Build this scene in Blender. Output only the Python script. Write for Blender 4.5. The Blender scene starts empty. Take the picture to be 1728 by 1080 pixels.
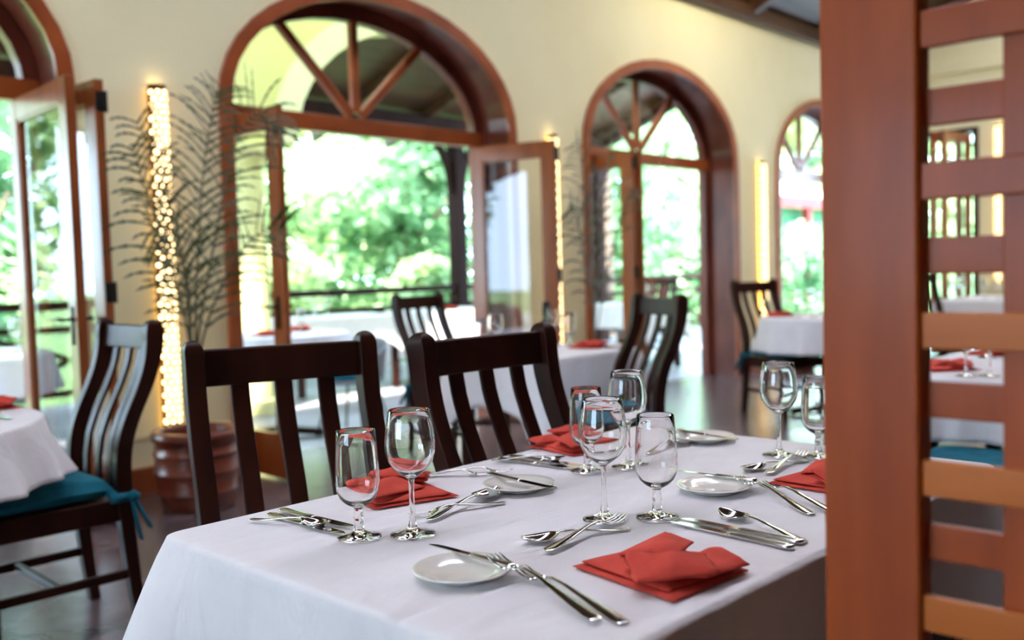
import bpy, bmesh, math, random
from math import sin, cos, pi, radians, sqrt, exp
from mathutils import Vector, Matrix
random.seed(7)
S = bpy.context.scene
COL = S.collection

# ------------------------------------------------------------------ camera
cam_d = bpy.data.cameras.new('camera')
cam = bpy.data.objects.new('camera', cam_d)
COL.objects.link(cam)
S.camera = cam
YAW, PITCH, ROLL = radians(47.19), radians(3.06), radians(-1.64)
fw = Vector((sin(YAW) * cos(PITCH), cos(YAW) * cos(PITCH), -sin(PITCH)))
rt = Vector((cos(YAW), -sin(YAW), 0))
up = rt.cross(fw)
r2 = cos(ROLL) * rt + sin(ROLL) * up
u2 = -sin(ROLL) * rt + cos(ROLL) * up
cam.matrix_world = Matrix(((r2.x, u2.x, -fw.x, 0), (r2.y, u2.y, -fw.y, 0), (r2.z, u2.z, -fw.z, 1.18), (0, 0, 0, 1)))
cam_d.sensor_width = 36
cam_d.lens = 1629.08 / 1728 * 36
cam_d.clip_start = 0.05
cam_d.clip_end = 300
cam_d.dof.use_dof = True
cam_d.dof.focus_distance = 1.66
cam_d.dof.aperture_fstop = 2.6
cam_d.dof.aperture_blades = 0

# ------------------------------------------------------------------ world, sun, exposure
W = bpy.data.worlds.new('daylight')
S.world = W
W.use_nodes = True
bg = W.node_tree.nodes['Background']
bg.inputs['Color'].default_value = (0.56, 0.77, 1.0, 1)
bg.inputs['Strength'].default_value = 24.0
LY0, LY1, LZ0, LZ1 = 0.5, 2.6, 0.9, 2.0   # the side opening that lets daylight in
sun_d = bpy.data.lights.new('sun', 'SUN')
sun_d.energy = 55.0
sun_d.angle = radians(1.5)
sun_d.color = (1.0, 0.95, 0.85)
sun = bpy.data.objects.new('sun', sun_d)
COL.objects.link(sun)
sun.rotation_euler = Vector((0.62, 0.30, -0.90)).to_track_quat('-Z', 'Y').to_euler()
pl = bpy.data.lights.new('ceiling_lamp', 'POINT')      # warm lamp under the rafters washing the upper wall
pl.energy = 95.0
pl.color = (1.0, 0.90, 0.62)
pl.shadow_soft_size = 0.12
po = bpy.data.objects.new('ceiling_lamp', pl)
COL.objects.link(po)
po.location = (8.0, 3.75, 3.95)
S.view_settings.view_transform = 'Standard'
S.view_settings.look = 'None'
S.view_settings.gamma = 1
S.view_settings.use_curve_mapping = False
S.view_settings.exposure = -0.55


# ------------------------------------------------------------------ materials
def new_mat(name):
    m = bpy.data.materials.new(name)
    m.use_nodes = True
    nt = m.node_tree
    return m, nt, nt.nodes['Principled BSDF']


def setp(p, rough=None, metal=None, spec=None, trans=None, ior=None, coat=None, sheen=None):
    if rough is not None: p.inputs['Roughness'].default_value = rough
    if metal is not None: p.inputs['Metallic'].default_value = metal
    if spec is not None: p.inputs['Specular IOR Level'].default_value = spec
    if trans is not None: p.inputs['Transmission Weight'].default_value = trans
    if ior is not None: p.inputs['IOR'].default_value = ior
    if coat is not None:
        p.inputs['Coat Weight'].default_value = coat
        p.inputs['Coat Roughness'].default_value = 0.15
    if sheen is not None: p.inputs['Sheen Weight'].default_value = sheen


def noisy(name, c1, c2, scale=(5, 5, 5), rough=0.5, detail=4, bump=0.0, bscale=None, lo=0.35, hi=0.65, **kw):
    m, nt, p = new_mat(name)
    N, L = nt.nodes, nt.links
    tc = N.new('ShaderNodeTexCoord')
    mp = N.new('ShaderNodeMapping')
    mp.inputs['Scale'].default_value = scale
    L.new(tc.outputs['Object'], mp.inputs['Vector'])
    nz = N.new('ShaderNodeTexNoise')
    nz.inputs['Scale'].default_value = 1.0
    nz.inputs['Detail'].default_value = detail
    L.new(mp.outputs['Vector'], nz.inputs['Vector'])
    cr = N.new('ShaderNodeValToRGB')
    cr.color_ramp.elements[0].position = lo
    cr.color_ramp.elements[1].position = hi
    cr.color_ramp.elements[0].color = (*c1, 1)
    cr.color_ramp.elements[1].color = (*c2, 1)
    L.new(nz.outputs['Fac'], cr.inputs['Fac'])
    L.new(cr.outputs['Color'], p.inputs['Base Color'])
    setp(p, rough=rough, **kw)
    if bump:
        n2 = N.new('ShaderNodeTexNoise')
        n2.inputs['Scale'].default_value = bscale or 30
        n2.inputs['Detail'].default_value = 5
        L.new(tc.outputs['Object'], n2.inputs['Vector'])
        b = N.new('ShaderNodeBump')
        b.inputs['Strength'].default_value = bump
        b.inputs['Distance'].default_value = 0.01
        L.new(n2.outputs['Fac'], b.inputs['Height'])
        L.new(b.outputs['Normal'], p.inputs['Normal'])
    return m


def lin(*rgb):
    return tuple(((c / 255) / 12.92 if c / 255 <= 0.04045 else ((c / 255 + 0.055) / 1.055) ** 2.4) for c in rgb)


M = {}
M['wall'] = noisy('cream_plaster', lin(240, 231, 186), lin(246, 238, 196), (1.3, 1.3, 1.3), 0.75, bump=0.12, bscale=14)
M['arcade'] = noisy('yellow_plaster', lin(222, 215, 150), lin(232, 226, 165), (1.2, 1.2, 1.2), 0.8, bump=0.1)
M['arcade_trim'] = noisy('pale_yellow_trim', lin(236, 232, 188), lin(240, 236, 196), (2, 2, 2), 0.8)
M['door_wood'] = noisy('orange_brown_wood', lin(122, 58, 26), lin(158, 84, 42), (6, 6, 1.2), 0.28, coat=0.3, bump=0.03)
M['lining_wood'] = noisy('dark_lining_wood', lin(96, 46, 34), lin(122, 62, 46), (5, 5, 2), 0.34, spec=0.25, coat=0.1, bump=0.03)
M['arch_wood'] = noisy('arch_wood', lin(140, 64, 28), lin(168, 84, 40), (3, 3, 3), 0.3, coat=0.35, bump=0.03)
M['chair_wood'] = noisy('dark_mahogany', lin(36, 15, 10), lin(56, 25, 16), (8, 8, 1.5), 0.40, spec=0.14, coat=0.03, bump=0.03)
M['screen_wood'] = noisy('screen_wood', lin(146, 62, 20), lin(170, 78, 28), (14, 14, 2.0), 0.42, spec=0.22, coat=0.06, bump=0.03, bscale=60)
M['slat_wood'] = noisy('orange_slat_wood', lin(176, 92, 34), lin(196, 110, 46), (14, 2, 14), 0.42, spec=0.25, bump=0.03, bscale=60)
M['ceiling_wood'] = noisy('ceiling_wood', lin(58, 34, 20), lin(90, 56, 32), (1.0, 12, 12), 0.45, bump=0.04)
M['outdoor_wood'] = noisy('weathered_brown_wood', lin(36, 18, 16), lin(50, 27, 24), (5, 5, 1), 0.75, spec=0.12, bump=0.05)
M['cloth'] = noisy('white_tablecloth', lin(226, 222, 226), lin(232, 229, 233), (9, 9, 9), 0.85, bump=0.10, bscale=26, sheen=0.2)
def add_creases(m):
    nt = m.node_tree; N, L = nt.nodes, nt.links; p = N['Principled BSDF']
    tc = N.new('ShaderNodeTexCoord'); mp = N.new('ShaderNodeMapping')
    mp.inputs['Rotation'].default_value = (0, 0, .6); mp.inputs['Scale'].default_value = (2.2, 7.0, 3.0)
    nz = N.new('ShaderNodeTexNoise'); nz.inputs['Scale'].default_value = 1.6; nz.inputs['Detail'].default_value = 3; nz.inputs['Distortion'].default_value = 1.2
    b = N.new('ShaderNodeBump'); b.inputs['Strength'].default_value = .45; b.inputs['Distance'].default_value = .02
    old = p.inputs['Normal'].links[0].from_socket
    L.new(tc.outputs['Object'], mp.inputs['Vector']); L.new(mp.outputs['Vector'], nz.inputs['Vector'])
    L.new(nz.outputs['Fac'], b.inputs['Height']); L.new(old, b.inputs['Normal']); L.new(b.outputs['Normal'], p.inputs['Normal'])


add_creases(M['cloth'])
M['napkin'] = noisy('terracotta_napkin', lin(188, 64, 52), lin(206, 78, 64), (16, 16, 16), 0.8, bump=0.15, bscale=120, spec=0.15)
M['teal'] = noisy('teal_cushion', lin(22, 92, 112), lin(34, 112, 130), (12, 12, 12), 0.8, bump=0.1, bscale=90, spec=0.15)
M['steel'] = noisy('polished_steel', (0.72, 0.71, 0.69), (0.8, 0.79, 0.77), (30, 30, 30), 0.09, metal=1.0)
M['steel_soft'] = noisy('brushed_steel', (0.62, 0.6, 0.58), (0.7, 0.69, 0.67), (60, 8, 8), 0.2, metal=1.0)
M['iron'] = noisy('black_iron', (0.012, 0.011, 0.010), (0.03, 0.026, 0.022), (30, 30, 30), 0.4, metal=0.6)
M['china'] = noisy('white_china', lin(236, 232, 224), lin(240, 237, 230), (3, 3, 3), 0.12, coat=0.4)
M['terracotta'] = noisy('glazed_terracotta', lin(98, 44, 30), lin(124, 58, 40), (7, 7, 14), 0.3, coat=0.25, bump=0.15, bscale=22)
M['soil'] = noisy('potting_soil', lin(120, 70, 42), lin(160, 98, 60), (40, 40, 40), 0.95, bump=0.5, bscale=60)
M['palm'] = noisy('palm_leaf', lin(40, 58, 30), lin(70, 90, 46), (9, 9, 9), 0.5)
M['palm_stem'] = noisy('palm_stem', lin(84, 80, 58), lin(112, 104, 74), (9, 9, 3), 0.6)
M['bark'] = noisy('pale_bark', lin(132, 104, 88), lin(178, 146, 128), (5, 5, 9), 0.85, bump=0.4)
M['twig'] = noisy('branch_bark', lin(96, 78, 58), lin(148, 126, 98), (5, 5, 3), 0.85, bump=0.3)
M['deck'] = noisy('pale_deck', lin(128, 124, 134), lin(150, 146, 156), (2, 2, 2), 0.4, bump=0.05)
M['ground'] = noisy('garden_ground', lin(70, 104, 48), lin(98, 128, 66), (1, 1, 1), 0.95, bump=0.3)
M['wicker'] = noisy('grey_wicker', lin(112, 112, 116), lin(140, 140, 142), (60, 60, 60), 0.6, bump=0.2, bscale=80)
M['roof_red'] = noisy('red_roof', lin(122, 24, 16), lin(142, 34, 24), (2, 2, 2), 0.6)
M['roof_pale'] = noisy('pale_roof', lin(214, 206, 204), lin(236, 230, 228), (2, 2, 2), 0.6)
M['house_wall'] = noisy('green_house_wall', lin(44, 92, 60), lin(58, 112, 74), (1, 1, 1), 0.8)
M['brass'] = noisy('dark_brass', lin(84, 48, 14), lin(120, 76, 28), (20, 20, 20), 0.35, metal=0.9)
M['bottle'] = noisy('dark_bottle', (0.012, 0.012, 0.012), (0.025, 0.022, 0.02), (10, 10, 10), 0.1)


def mk_floor():
    m, nt, p = new_mat('dark_slate_floor')
    N, L = nt.nodes, nt.links
    tc = N.new('ShaderNodeTexCoord')
    nz = N.new('ShaderNodeTexNoise'); nz.inputs['Scale'].default_value = 2.2; nz.inputs['Detail'].default_value = 7
    L.new(tc.outputs['Object'], nz.inputs['Vector'])
    cr = N.new('ShaderNodeValToRGB')
    cr.color_ramp.elements[0].color = (*lin(66, 57, 60), 1); cr.color_ramp.elements[0].position = 0.3
    cr.color_ramp.elements[1].color = (*lin(116, 98, 100), 1); cr.color_ramp.elements[1].position = 0.7
    L.new(nz.outputs['Fac'], cr.inputs['Fac'])
    vo = N.new('ShaderNodeTexVoronoi'); vo.feature = 'DISTANCE_TO_EDGE'; vo.inputs['Scale'].default_value = 1.9
    n3 = N.new('ShaderNodeTexNoise'); n3.inputs['Scale'].default_value = 5
    L.new(tc.outputs['Object'], n3.inputs['Vector'])
    mx = N.new('ShaderNodeMix'); mx.data_type = 'VECTOR'; mx.inputs[0].default_value = 0.12
    L.new(tc.outputs['Object'], mx.inputs[4]); L.new(n3.outputs['Color'], mx.inputs[5])
    L.new(mx.outputs[1], vo.inputs['Vector'])
    c2 = N.new('ShaderNodeValToRGB')
    c2.color_ramp.elements[0].color = (0.25, 0.25, 0.25, 1); c2.color_ramp.elements[1].color = (1, 1, 1, 1)
    c2.color_ramp.elements[0].position = 0.0; c2.color_ramp.elements[1].position = 0.025
    L.new(vo.outputs['Distance'], c2.inputs['Fac'])
    mm = N.new('ShaderNodeMix'); mm.data_type = 'RGBA'; mm.blend_type = 'MULTIPLY'; mm.inputs[0].default_value = 0.7
    L.new(cr.outputs['Color'], mm.inputs[6]); L.new(c2.outputs['Color'], mm.inputs[7])
    L.new(mm.outputs[2], p.inputs['Base Color'])
    b = N.new('ShaderNodeBump'); b.inputs['Strength'].default_value = 0.35; b.inputs['Distance'].default_value = 0.01
    n4 = N.new('ShaderNodeTexNoise'); n4.inputs['Scale'].default_value = 7; n4.inputs['Detail'].default_value = 6
    L.new(tc.outputs['Object'], n4.inputs['Vector'])
    L.new(n4.outputs['Fac'], b.inputs['Height']); L.new(b.outputs['Normal'], p.inputs['Normal'])
    setp(p, rough=0.24, spec=0.7)
    return m


M['floor'] = mk_floor()


def mk_pane():
    m = bpy.data.materials.new('window_glass'); m.use_nodes = True
    nt = m.node_tree; N, L = nt.nodes, nt.links
    N.remove(N['Principled BSDF'])
    tr = N.new('ShaderNodeBsdfTransparent'); tr.inputs['Color'].default_value = (0.95, 0.97, 0.95, 1)
    gl = N.new('ShaderNodeBsdfGlossy'); gl.inputs['Roughness'].default_value = 0.02
    lw = N.new('ShaderNodeLayerWeight'); lw.inputs['Blend'].default_value = 0.5
    pw = N.new('ShaderNodeMath'); pw.operation = 'POWER'; pw.inputs[1].default_value = 4.0
    ma = N.new('ShaderNodeMath'); ma.operation = 'MULTIPLY_ADD'; ma.inputs[1].default_value = 0.85; ma.inputs[2].default_value = 0.075
    L.new(lw.outputs['Facing'], pw.inputs[0]); L.new(pw.outputs[0], ma.inputs[0])
    mx = N.new('ShaderNodeMixShader')
    L.new(ma.outputs[0], mx.inputs['Fac']); L.new(tr.outputs[0], mx.inputs[1]); L.new(gl.outputs[0], mx.inputs[2])
    L.new(mx.outputs[0], N['Material Output'].inputs['Surface'])
    return m


M['pane'] = mk_pane()


def mk_frosted():  # diffusing sheet for the light panel added in the ceiling
    m = bpy.data.materials.new('added_light_diffuser'); m.use_nodes = True
    nt = m.node_tree; N, L = nt.nodes, nt.links
    N.remove(N['Principled BSDF'])
    t = N.new('ShaderNodeBsdfTranslucent'); t.inputs['Color'].default_value = (0.90, 0.79, 0.82, 1)
    L.new(t.outputs[0], N['Material Output'].inputs['Surface'])
    return m


M['frosted'] = mk_frosted()


def mk_glass():
    m, nt, p = new_mat('clear_drinking_glass')
    p.inputs['Base Color'].default_value = (1, 1, 1, 1)
    setp(p, rough=0.0, trans=1.0, ior=1.47)
    return m


M['glass'] = mk_glass()


def mk_emit(name, col, s):
    m, nt, p = new_mat(name)
    p.inputs['Base Color'].default_value = (*col, 1)
    p.inputs['Emission Color'].default_value = (*col, 1)
    p.inputs['Emission Strength'].default_value = s
    return m


M['lamp'] = mk_emit('lamp_diffuser', (1.0, 0.74, 0.36), 9.0)
M['lamp_glow'] = mk_emit('lamp_core', (1.0, 0.55, 0.10), 8.0)


def mk_leaf(name, c1, c2, trans=0.45):
    m = bpy.data.materials.new(name); m.use_nodes = True
    nt = m.node_tree; N, L = nt.nodes, nt.links
    p = N['Principled BSDF']
    tc = N.new('ShaderNodeTexCoord')
    nz = N.new('ShaderNodeTexNoise'); nz.inputs['Scale'].default_value = 1.1; nz.inputs['Detail'].default_value = 6
    L.new(tc.outputs['Object'], nz.inputs['Vector'])
    cr = N.new('ShaderNodeValToRGB')
    cr.color_ramp.elements[0].position = 0.35; cr.color_ramp.elements[1].position = 0.66
    cr.color_ramp.elements[0].color = (*c1, 1); cr.color_ramp.elements[1].color = (*c2, 1)
    L.new(nz.outputs['Fac'], cr.inputs['Fac'])
    L.new(cr.outputs['Color'], p.inputs['Base Color'])
    setp(p, rough=0.35)
    t = N.new('ShaderNodeBsdfTranslucent'); L.new(cr.outputs['Color'], t.inputs['Color'])
    mx = N.new('ShaderNodeMixShader'); mx.inputs['Fac'].default_value = trans
    L.new(p.outputs[0], mx.inputs[1]); L.new(t.outputs[0], mx.inputs[2])
    L.new(mx.outputs[0], N['Material Output'].inputs['Surface'])
    return m


M['leaf_a'] = mk_leaf('garden_leaf', lin(122, 166, 106), lin(216, 232, 188))
M['leaf_b'] = mk_leaf('dark_garden_leaf', lin(92, 146, 96), lin(192, 220, 176))
M['leaf_c'] = mk_leaf('yellow_green_leaf', lin(164, 190, 116), lin(232, 236, 190))


# ------------------------------------------------------------------ helpers
def link(o, parent=None):
    COL.objects.link(o)
    if parent: o.parent = parent
    return o


def mesh(name, verts, faces, mat, parent=None, smooth=True, loc=None):
    me = bpy.data.meshes.new(name)
    me.from_pydata([tuple(v) for v in verts], [], faces)
    me.update()
    if smooth:
        me.polygons.foreach_set('use_smooth', [True] * len(me.polygons))
    me.materials.append(M[mat] if isinstance(mat, str) else mat)
    o = bpy.data.objects.new(name, me)
    if loc is not None: o.location = loc
    return link(o, parent)


class MB:
    """collects shapes into one mesh"""
    def __init__(s): s.v = []; s.f = []
    def add(s, v, f):
        n = len(s.v); s.v += [Vector(q) for q in v]; s.f += [tuple(i + n for i in q) for q in f]
        return s
    def box(s, x0, x1, y0, y1, z0, z1):
        v = [(x0, y0, z0), (x1, y0, z0), (x1, y1, z0), (x0, y1, z0), (x0, y0, z1), (x1, y0, z1), (x1, y1, z1), (x0, y1, z1)]
        return s.add(v, [(0, 3, 2, 1), (4, 5, 6, 7), (0, 1, 5, 4), (1, 2, 6, 5), (2, 3, 7, 6), (3, 0, 4, 7)])
    def obox(s, p0, p1, w, h, z0):
        """box along the line p0-p1 (2D), width w, from z0 to z0+h"""
        d = Vector((p1[0] - p0[0], p1[1] - p0[1])); d.normalize(); n = Vector((-d.y, d.x)) * (w / 2)
        q = [(p0[0] - n.x, p0[1] - n.y), (p1[0] - n.x, p1[1] - n.y), (p1[0] + n.x, p1[1] + n.y), (p0[0] + n.x, p0[1] + n.y)]
        v = [(a, b, z0) for a, b in q] + [(a, b, z0 + h) for a, b in q]
        return s.add(v, [(0, 3, 2, 1), (4, 5, 6, 7), (0, 1, 5, 4), (1, 2, 6, 5), (2, 3, 7, 6), (3, 0, 4, 7)])
    def bar(s, a, b, w, d, upv=(0, 0, 1)):
        """square bar between two 3D points"""
        a, b = Vector(a), Vector(b); t = (b - a).normalized(); u = Vector(upv)
        if abs(t.dot(u)) > 0.98: u = Vector((1, 0, 0))
        x = t.cross(u).normalized() * (w / 2); y = x.cross(t).normalized() * (d / 2)
        v = [a - x - y, a + x - y, a + x + y, a - x + y, b - x - y, b + x - y, b + x + y, b - x + y]
        return s.add(v, [(0, 3, 2, 1), (4, 5, 6, 7), (0, 1, 5, 4), (1, 2, 6, 5), (2, 3, 7, 6), (3, 0, 4, 7)])
    def tube(s, pts, rad, n=8, cap=True, flat=1.0):
        """tube along points; rad number or list; flat squashes across z"""
        pts = [Vector(p) for p in pts]; m = len(pts)
        rad = [rad] * m if not hasattr(rad, '__len__') else rad
        v = []
        pu = None
        for i, p in enumerate(pts):
            t = (pts[min(i + 1, m - 1)] - pts[max(i - 1, 0)]).normalized()
            if pu is None:
                pu = Vector((0, 0, 1)) if abs(t.z) < 0.9 else Vector((1, 0, 0))
            x = t.cross(pu)
            if x.length < 1e-6: x = t.cross(Vector((0, 1, 0)))
            x.normalize(); y = x.cross(t).normalized(); pu = y
            for k in range(n):
                a = 2 * pi * k / n
                v.append(p + x * (cos(a) * rad[i]) + y * (sin(a) * rad[i] * flat))
        f = [(i * n + k, i * n + (k + 1) % n, (i + 1) * n + (k + 1) % n, (i + 1) * n + k) for i in range(m - 1) for k in range(n)]
        if cap:
            f.append(tuple(range(n - 1, -1, -1))); f.append(tuple((m - 1) * n + k for k in range(n)))
        return s.add(v, f)
    def lathe(s, prof, n=40, c=(0, 0, 0), capb=False, capt=False):
        v = []; m = len(prof)
        for r, z in prof:
            for k in range(n):
                a = 2 * pi * k / n
                v.append((c[0] + r * cos(a), c[1] + r * sin(a), c[2] + z))
        f = [(i * n + k, i * n + (k + 1) % n, (i + 1) * n + (k + 1) % n, (i + 1) * n + k) for i in range(m - 1) for k in range(n)]
        if capb: f.append(tuple(range(n - 1, -1, -1)))
        if capt: f.append(tuple((m - 1) * n + k for k in range(n)))
        return s.add(v, f)
    def strip(s, st, n=10):
        """elliptic section strip along x: stations (x, y, halfwidth, z, halfthick)"""
        v = []
        for x, y, hw, z, ht in st:
            for k in range(n):
                a = 2 * pi * k / n
                v.append((x, y + hw * cos(a), z + ht * sin(a)))
        m = len(st)
        f = [(i * n + (k + 1) % n, i * n + k, (i + 1) * n + k, (i + 1) * n + (k + 1) % n) for i in range(m - 1) for k in range(n)]
        f.append(tuple(range(n))); f.append(tuple((m - 1) * n + n - 1 - k for k in range(n)))
        return s.add(v, f)
    def build(s, name, mat, parent=None, smooth=False, bevel=0, loc=None, seg=2):
        o = mesh(name, s.v, s.f, mat, parent, smooth, loc)
        if bevel:
            b = o.modifiers.new('bevel', 'BEVEL'); b.width = bevel; b.segments = seg; b.limit_method = 'ANGLE'
            o.data.polygons.foreach_set('use_smooth', [True] * len(o.data.polygons))
            b.harden_normals = False
            w = o.modifiers.new('wn', 'WEIGHTED_NORMAL'); w.keep_sharp = True
        return o


def thing(name, label, cat, loc=(0, 0, 0), rz=0, group=None):
    o = bpy.data.objects.new(name, None)
    o.empty_display_size = 0.05
    link(o)
    o.location = loc; o.rotation_euler = (0, 0, rz)
    return tag(o, label, cat, group)


def tag(o, label, cat, group=None):
    o['label'] = label; o['category'] = cat
    if group: o['group'] = group
    return o


def struct(o):
    o['kind'] = 'structure'
    return o


def sthing(name, loc=(0, 0, 0), rz=0):
    o = bpy.data.objects.new(name, None); link(o); o.location = loc; o.rotation_euler = (0, 0, rz)
    return struct(o)


def dup(root, loc, rz, label, group=None, scale=None):
    r = root.copy(); COL.objects.link(r)
    r.location = loc; r.rotation_euler = (0, 0, rz); r['label'] = label
    if scale: r.scale = (scale,) * 3 if not hasattr(scale, '__len__') else scale
    if group: r['group'] = group
    for ch in list(root.children):
        c = ch.copy(); COL.objects.link(c); c.parent = r
        for g in list(ch.children):
            d = g.copy(); COL.objects.link(d); d.parent = c
    return r


class Kind:
    """first placement uses the prototype itself, later ones copy it"""
    def __init__(s, maker): s.maker = maker; s.proto = None
    def put(s, loc, rz, label, group=None, scale=None):
        if s.proto is None:
            s.proto = s.maker(); r = s.proto
            r.location = loc; r.rotation_euler = (0, 0, rz); r['label'] = label
            if scale: r.scale = (scale,) * 3 if not hasattr(scale, '__len__') else scale
            if group: r['group'] = group
            return r
        return dup(s.proto, loc, rz, label, group, scale)


# ================================================================== SETTING
D = 5.058          # inner face of the window wall
DO = 5.47          # outer face
X_END = 12.6       # end wall
AX0, APER, AHW, ASP, ARISE = 4.28, 3.369, 1.26, 2.21, 0.83   # arch centre, period, half width, spring height, rise
NA = 20


def arch_pts(cx, hw, rise, sp, n=NA):
    """points of the opening outline from the floor at left, over, to the floor at right"""
    p = [(cx - hw, 0.0)]
    for i in range(n + 1):
        a = pi - pi * i / n
        p.append((cx + hw * cos(a), sp + rise * sin(a)))
    p.append((cx + hw, 0.0))
    return p


def arched_wall(name, y0, y1, x0, x1, ztop, arches, mat, zl=0.0):
    """wall with arched openings: a list of (cx, hw, rise, sp)"""
    b = MB()
    def quad2(a, c, d, e):  # both faces
        pts = [a, c, d, e]
        b.add([(p[0], y0, p[1]) for p in pts], [(0, 1, 2, 3)])
        b.add([(p[0], y1, p[1]) for p in pts], [(3, 2, 1, 0)])
    xs = x0
    for (cx, hw, rise, sp) in sorted(arches):
        if cx - hw > xs: quad2((xs, zl), (cx - hw, zl), (cx - hw, ztop), (xs, ztop))
        pts = arch_pts(cx, hw, rise, sp)
        pts[0] = (pts[0][0], zl); pts[-1] = (pts[-1][0], zl)
        for i in range(1, len(pts) - 2):
            p, q = pts[i], pts[i + 1]
            quad2(p, q, (q[0], ztop), (p[0], ztop))
        for i in range(len(pts) - 1):
            p, q = pts[i], pts[i + 1]
            b.add([(p[0], y0, p[1]), (p[0], y1, p[1]), (q[0], y1, q[1]), (q[0], y0, q[1])], [(0, 1, 2, 3)])
        if zl: b.add([(xs, y0, zl), (cx - hw, y0, zl), (cx - hw, y1, zl), (xs, y1, zl)], [(0, 1, 2, 3)])
        xs = cx + hw
    if zl: b.add([(xs, y0, zl), (x1, y0, zl), (x1, y1, zl), (xs, y1, zl)], [(0, 1, 2, 3)])
    if xs < x1: quad2((xs, zl), (x1, zl), (x1, ztop), (xs, ztop))
    b.add([(x0, y0, ztop), (x1, y0, ztop), (x1, y1, ztop), (x0, y1, ztop)], [(0, 1, 2, 3)])
    b.add([(x0, y0, zl), (x0, y1, zl), (x0, y1, ztop), (x0, y0, ztop)], [(0, 1, 2, 3)])
    b.add([(x1, y0, zl), (x1, y1, zl), (x1, y1, ztop), (x1, y0, ztop)], [(3, 2, 1, 0)])
    return b.build(name, mat)


centres = [AX0 + APER * k for k in (-1, 0, 1, 2)]
struct(arched_wall('wall_back', D, DO, -3.5, X_END + 0.3, 5.2, [(c, AHW, ARISE, ASP) for c in centres], 'wall'))
struct(MB().box(-3.5, X_END + 0.3, -4.0, DO - 0.03, -0.1, 0.0).build('floor', 'floor'))
# end wall with a tall opening
b = MB()
EY0, EY1, EZ = 3.84, 4.80, 2.74
b.box(X_END, X_END + 0.25, -4, EY0, 0, 5.2).box(X_END, X_END + 0.25, EY1, D, 0, 5.2).box(X_END, X_END + 0.25, EY0, EY1, EZ, 5.2)
struct(b.build('wall_end', 'wall'))
struct(MB().box(X_END - 0.05, X_END, -4, D, 3.42, 3.52).build('trim_1', 'wall', bevel=0.01))
struct(MB().box(-3.5, X_END + 0.3, -4.2, -4.0, 0, 5.2).build('wall_front', 'ceiling_wood'))
# side wall behind the camera, open from a low sill up to a lintel (the daylight on the near cloth)
b = MB()
b.box(-3.7, -3.5, -4.2, LY0, 0, 6.0).box(-3.7, -3.5, LY1, DO, 0, 6.0).box(-3.7, -3.5, LY0, LY1, 0, LZ0).box(-3.7, -3.5, LY0, LY1, LZ1, 6.0)
struct(b.build('wall_left', 'wall'))
# sloping timber ceiling; frosted panel along the ridge added to light the room
ce = sthing('ceiling')
SK0, SK1 = 2.45, 1.95
ZSK = 5.1
b = MB()
for (ya, za, yb, zb) in ((D, 3.84, SK0, ZSK), (SK1, ZSK, -4.0, 3.3)):
    b.add([(-3.6, ya, za), (X_END + .3, ya, za), (X_END + .3, yb, zb), (-3.6, yb, zb), (-3.6, ya, za + .12), (X_END + .3, ya, za + .12), (X_END + .3, yb, zb + .12), (-3.6, yb, zb + .12)],
          [(0, 1, 2, 3), (7, 6, 5, 4), (0, 4, 5, 1), (2, 6, 7, 3), (0, 3, 7, 4), (1, 5, 6, 2)])
b.build('boarding', 'ceiling_wood', ce)
mesh('added_light_panel', [(-3.6, SK0 + .05, ZSK + .05), (X_END + .3, SK0 + .05, ZSK + .05), (X_END + .3, SK1 - .05, ZSK + .05), (-3.6, SK1 - .05, ZSK + .05)], [(0, 1, 2, 3)], 'frosted', ce, smooth=False)
for k in range(10):
    x = -2.6 + 1.685 * k
    b = MB(); b.bar((x, D, 3.78), (x, SK0 + .05, 5.0), 0.1, 0.16); b.build('rafter', 'ceiling_wood', ce)
MB().box(-3.5, X_END, D - 0.09, D, 3.66, 3.82).build('wall_plate', 'ceiling_wood', ce, bevel=0.008)
# baseboards between the arches
b = MB()
edges = [-3.5] + [e for c in centres for e in (c - AHW, c + AHW)] + [X_END]
for i in range(0, len(edges), 2):
    b.box(edges[i], edges[i + 1], D - 0.025, D, 0, 0.15)
struct(b.build('baseboard_back', 'door_wood', bevel=0.005))
b = MB()
for i in range(0, len(edges), 2):
    b.box(edges[i], edges[i + 1], D - 0.012, D, 0.30, 0.335)
struct(b.build('trim_2', 'wall', bevel=0.004))
struct(MB().box(X_END - 0.025, X_END, -4, EY0, 0, 0.15).build('baseboard_end', 'door_wood'))


# ------------------------------------------------------------------ arched windows above the doors
def strip_arch(b, cx, hw0, r0, hw1, r1, sp, y0, y1, z_low=0.0, legs=True):
    """an arched band between two ellipses, from y0 to y1"""
    inn = arch_pts(cx, hw0, r0, sp); out = arch_pts(cx, hw1, r1, sp)
    inn[0] = (inn[0][0], z_low); inn[-1] = (inn[-1][0], z_low)
    out[0] = (out[0][0], z_low); out[-1] = (out[-1][0], z_low)
    if not legs: inn, out = inn[1:-1], out[1:-1]
    n = len(inn)
    v = []
    for (a, c) in zip(inn, out):
        v += [(a[0], y0, a[1]), (c[0], y0, c[1]), (c[0], y1, c[1]), (a[0], y1, a[1])]
    f = []
    for i in range(n - 1):
        for k in range(4):
            f.append((4 * i + k, 4 * i + (k + 1) % 4, 4 * (i + 1) + (k + 1) % 4, 4 * (i + 1) + k))
    f.append((3, 2, 1, 0)); f.append(tuple(4 * (n - 1) + k for k in range(4)))
    b.add(v, f)


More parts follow.
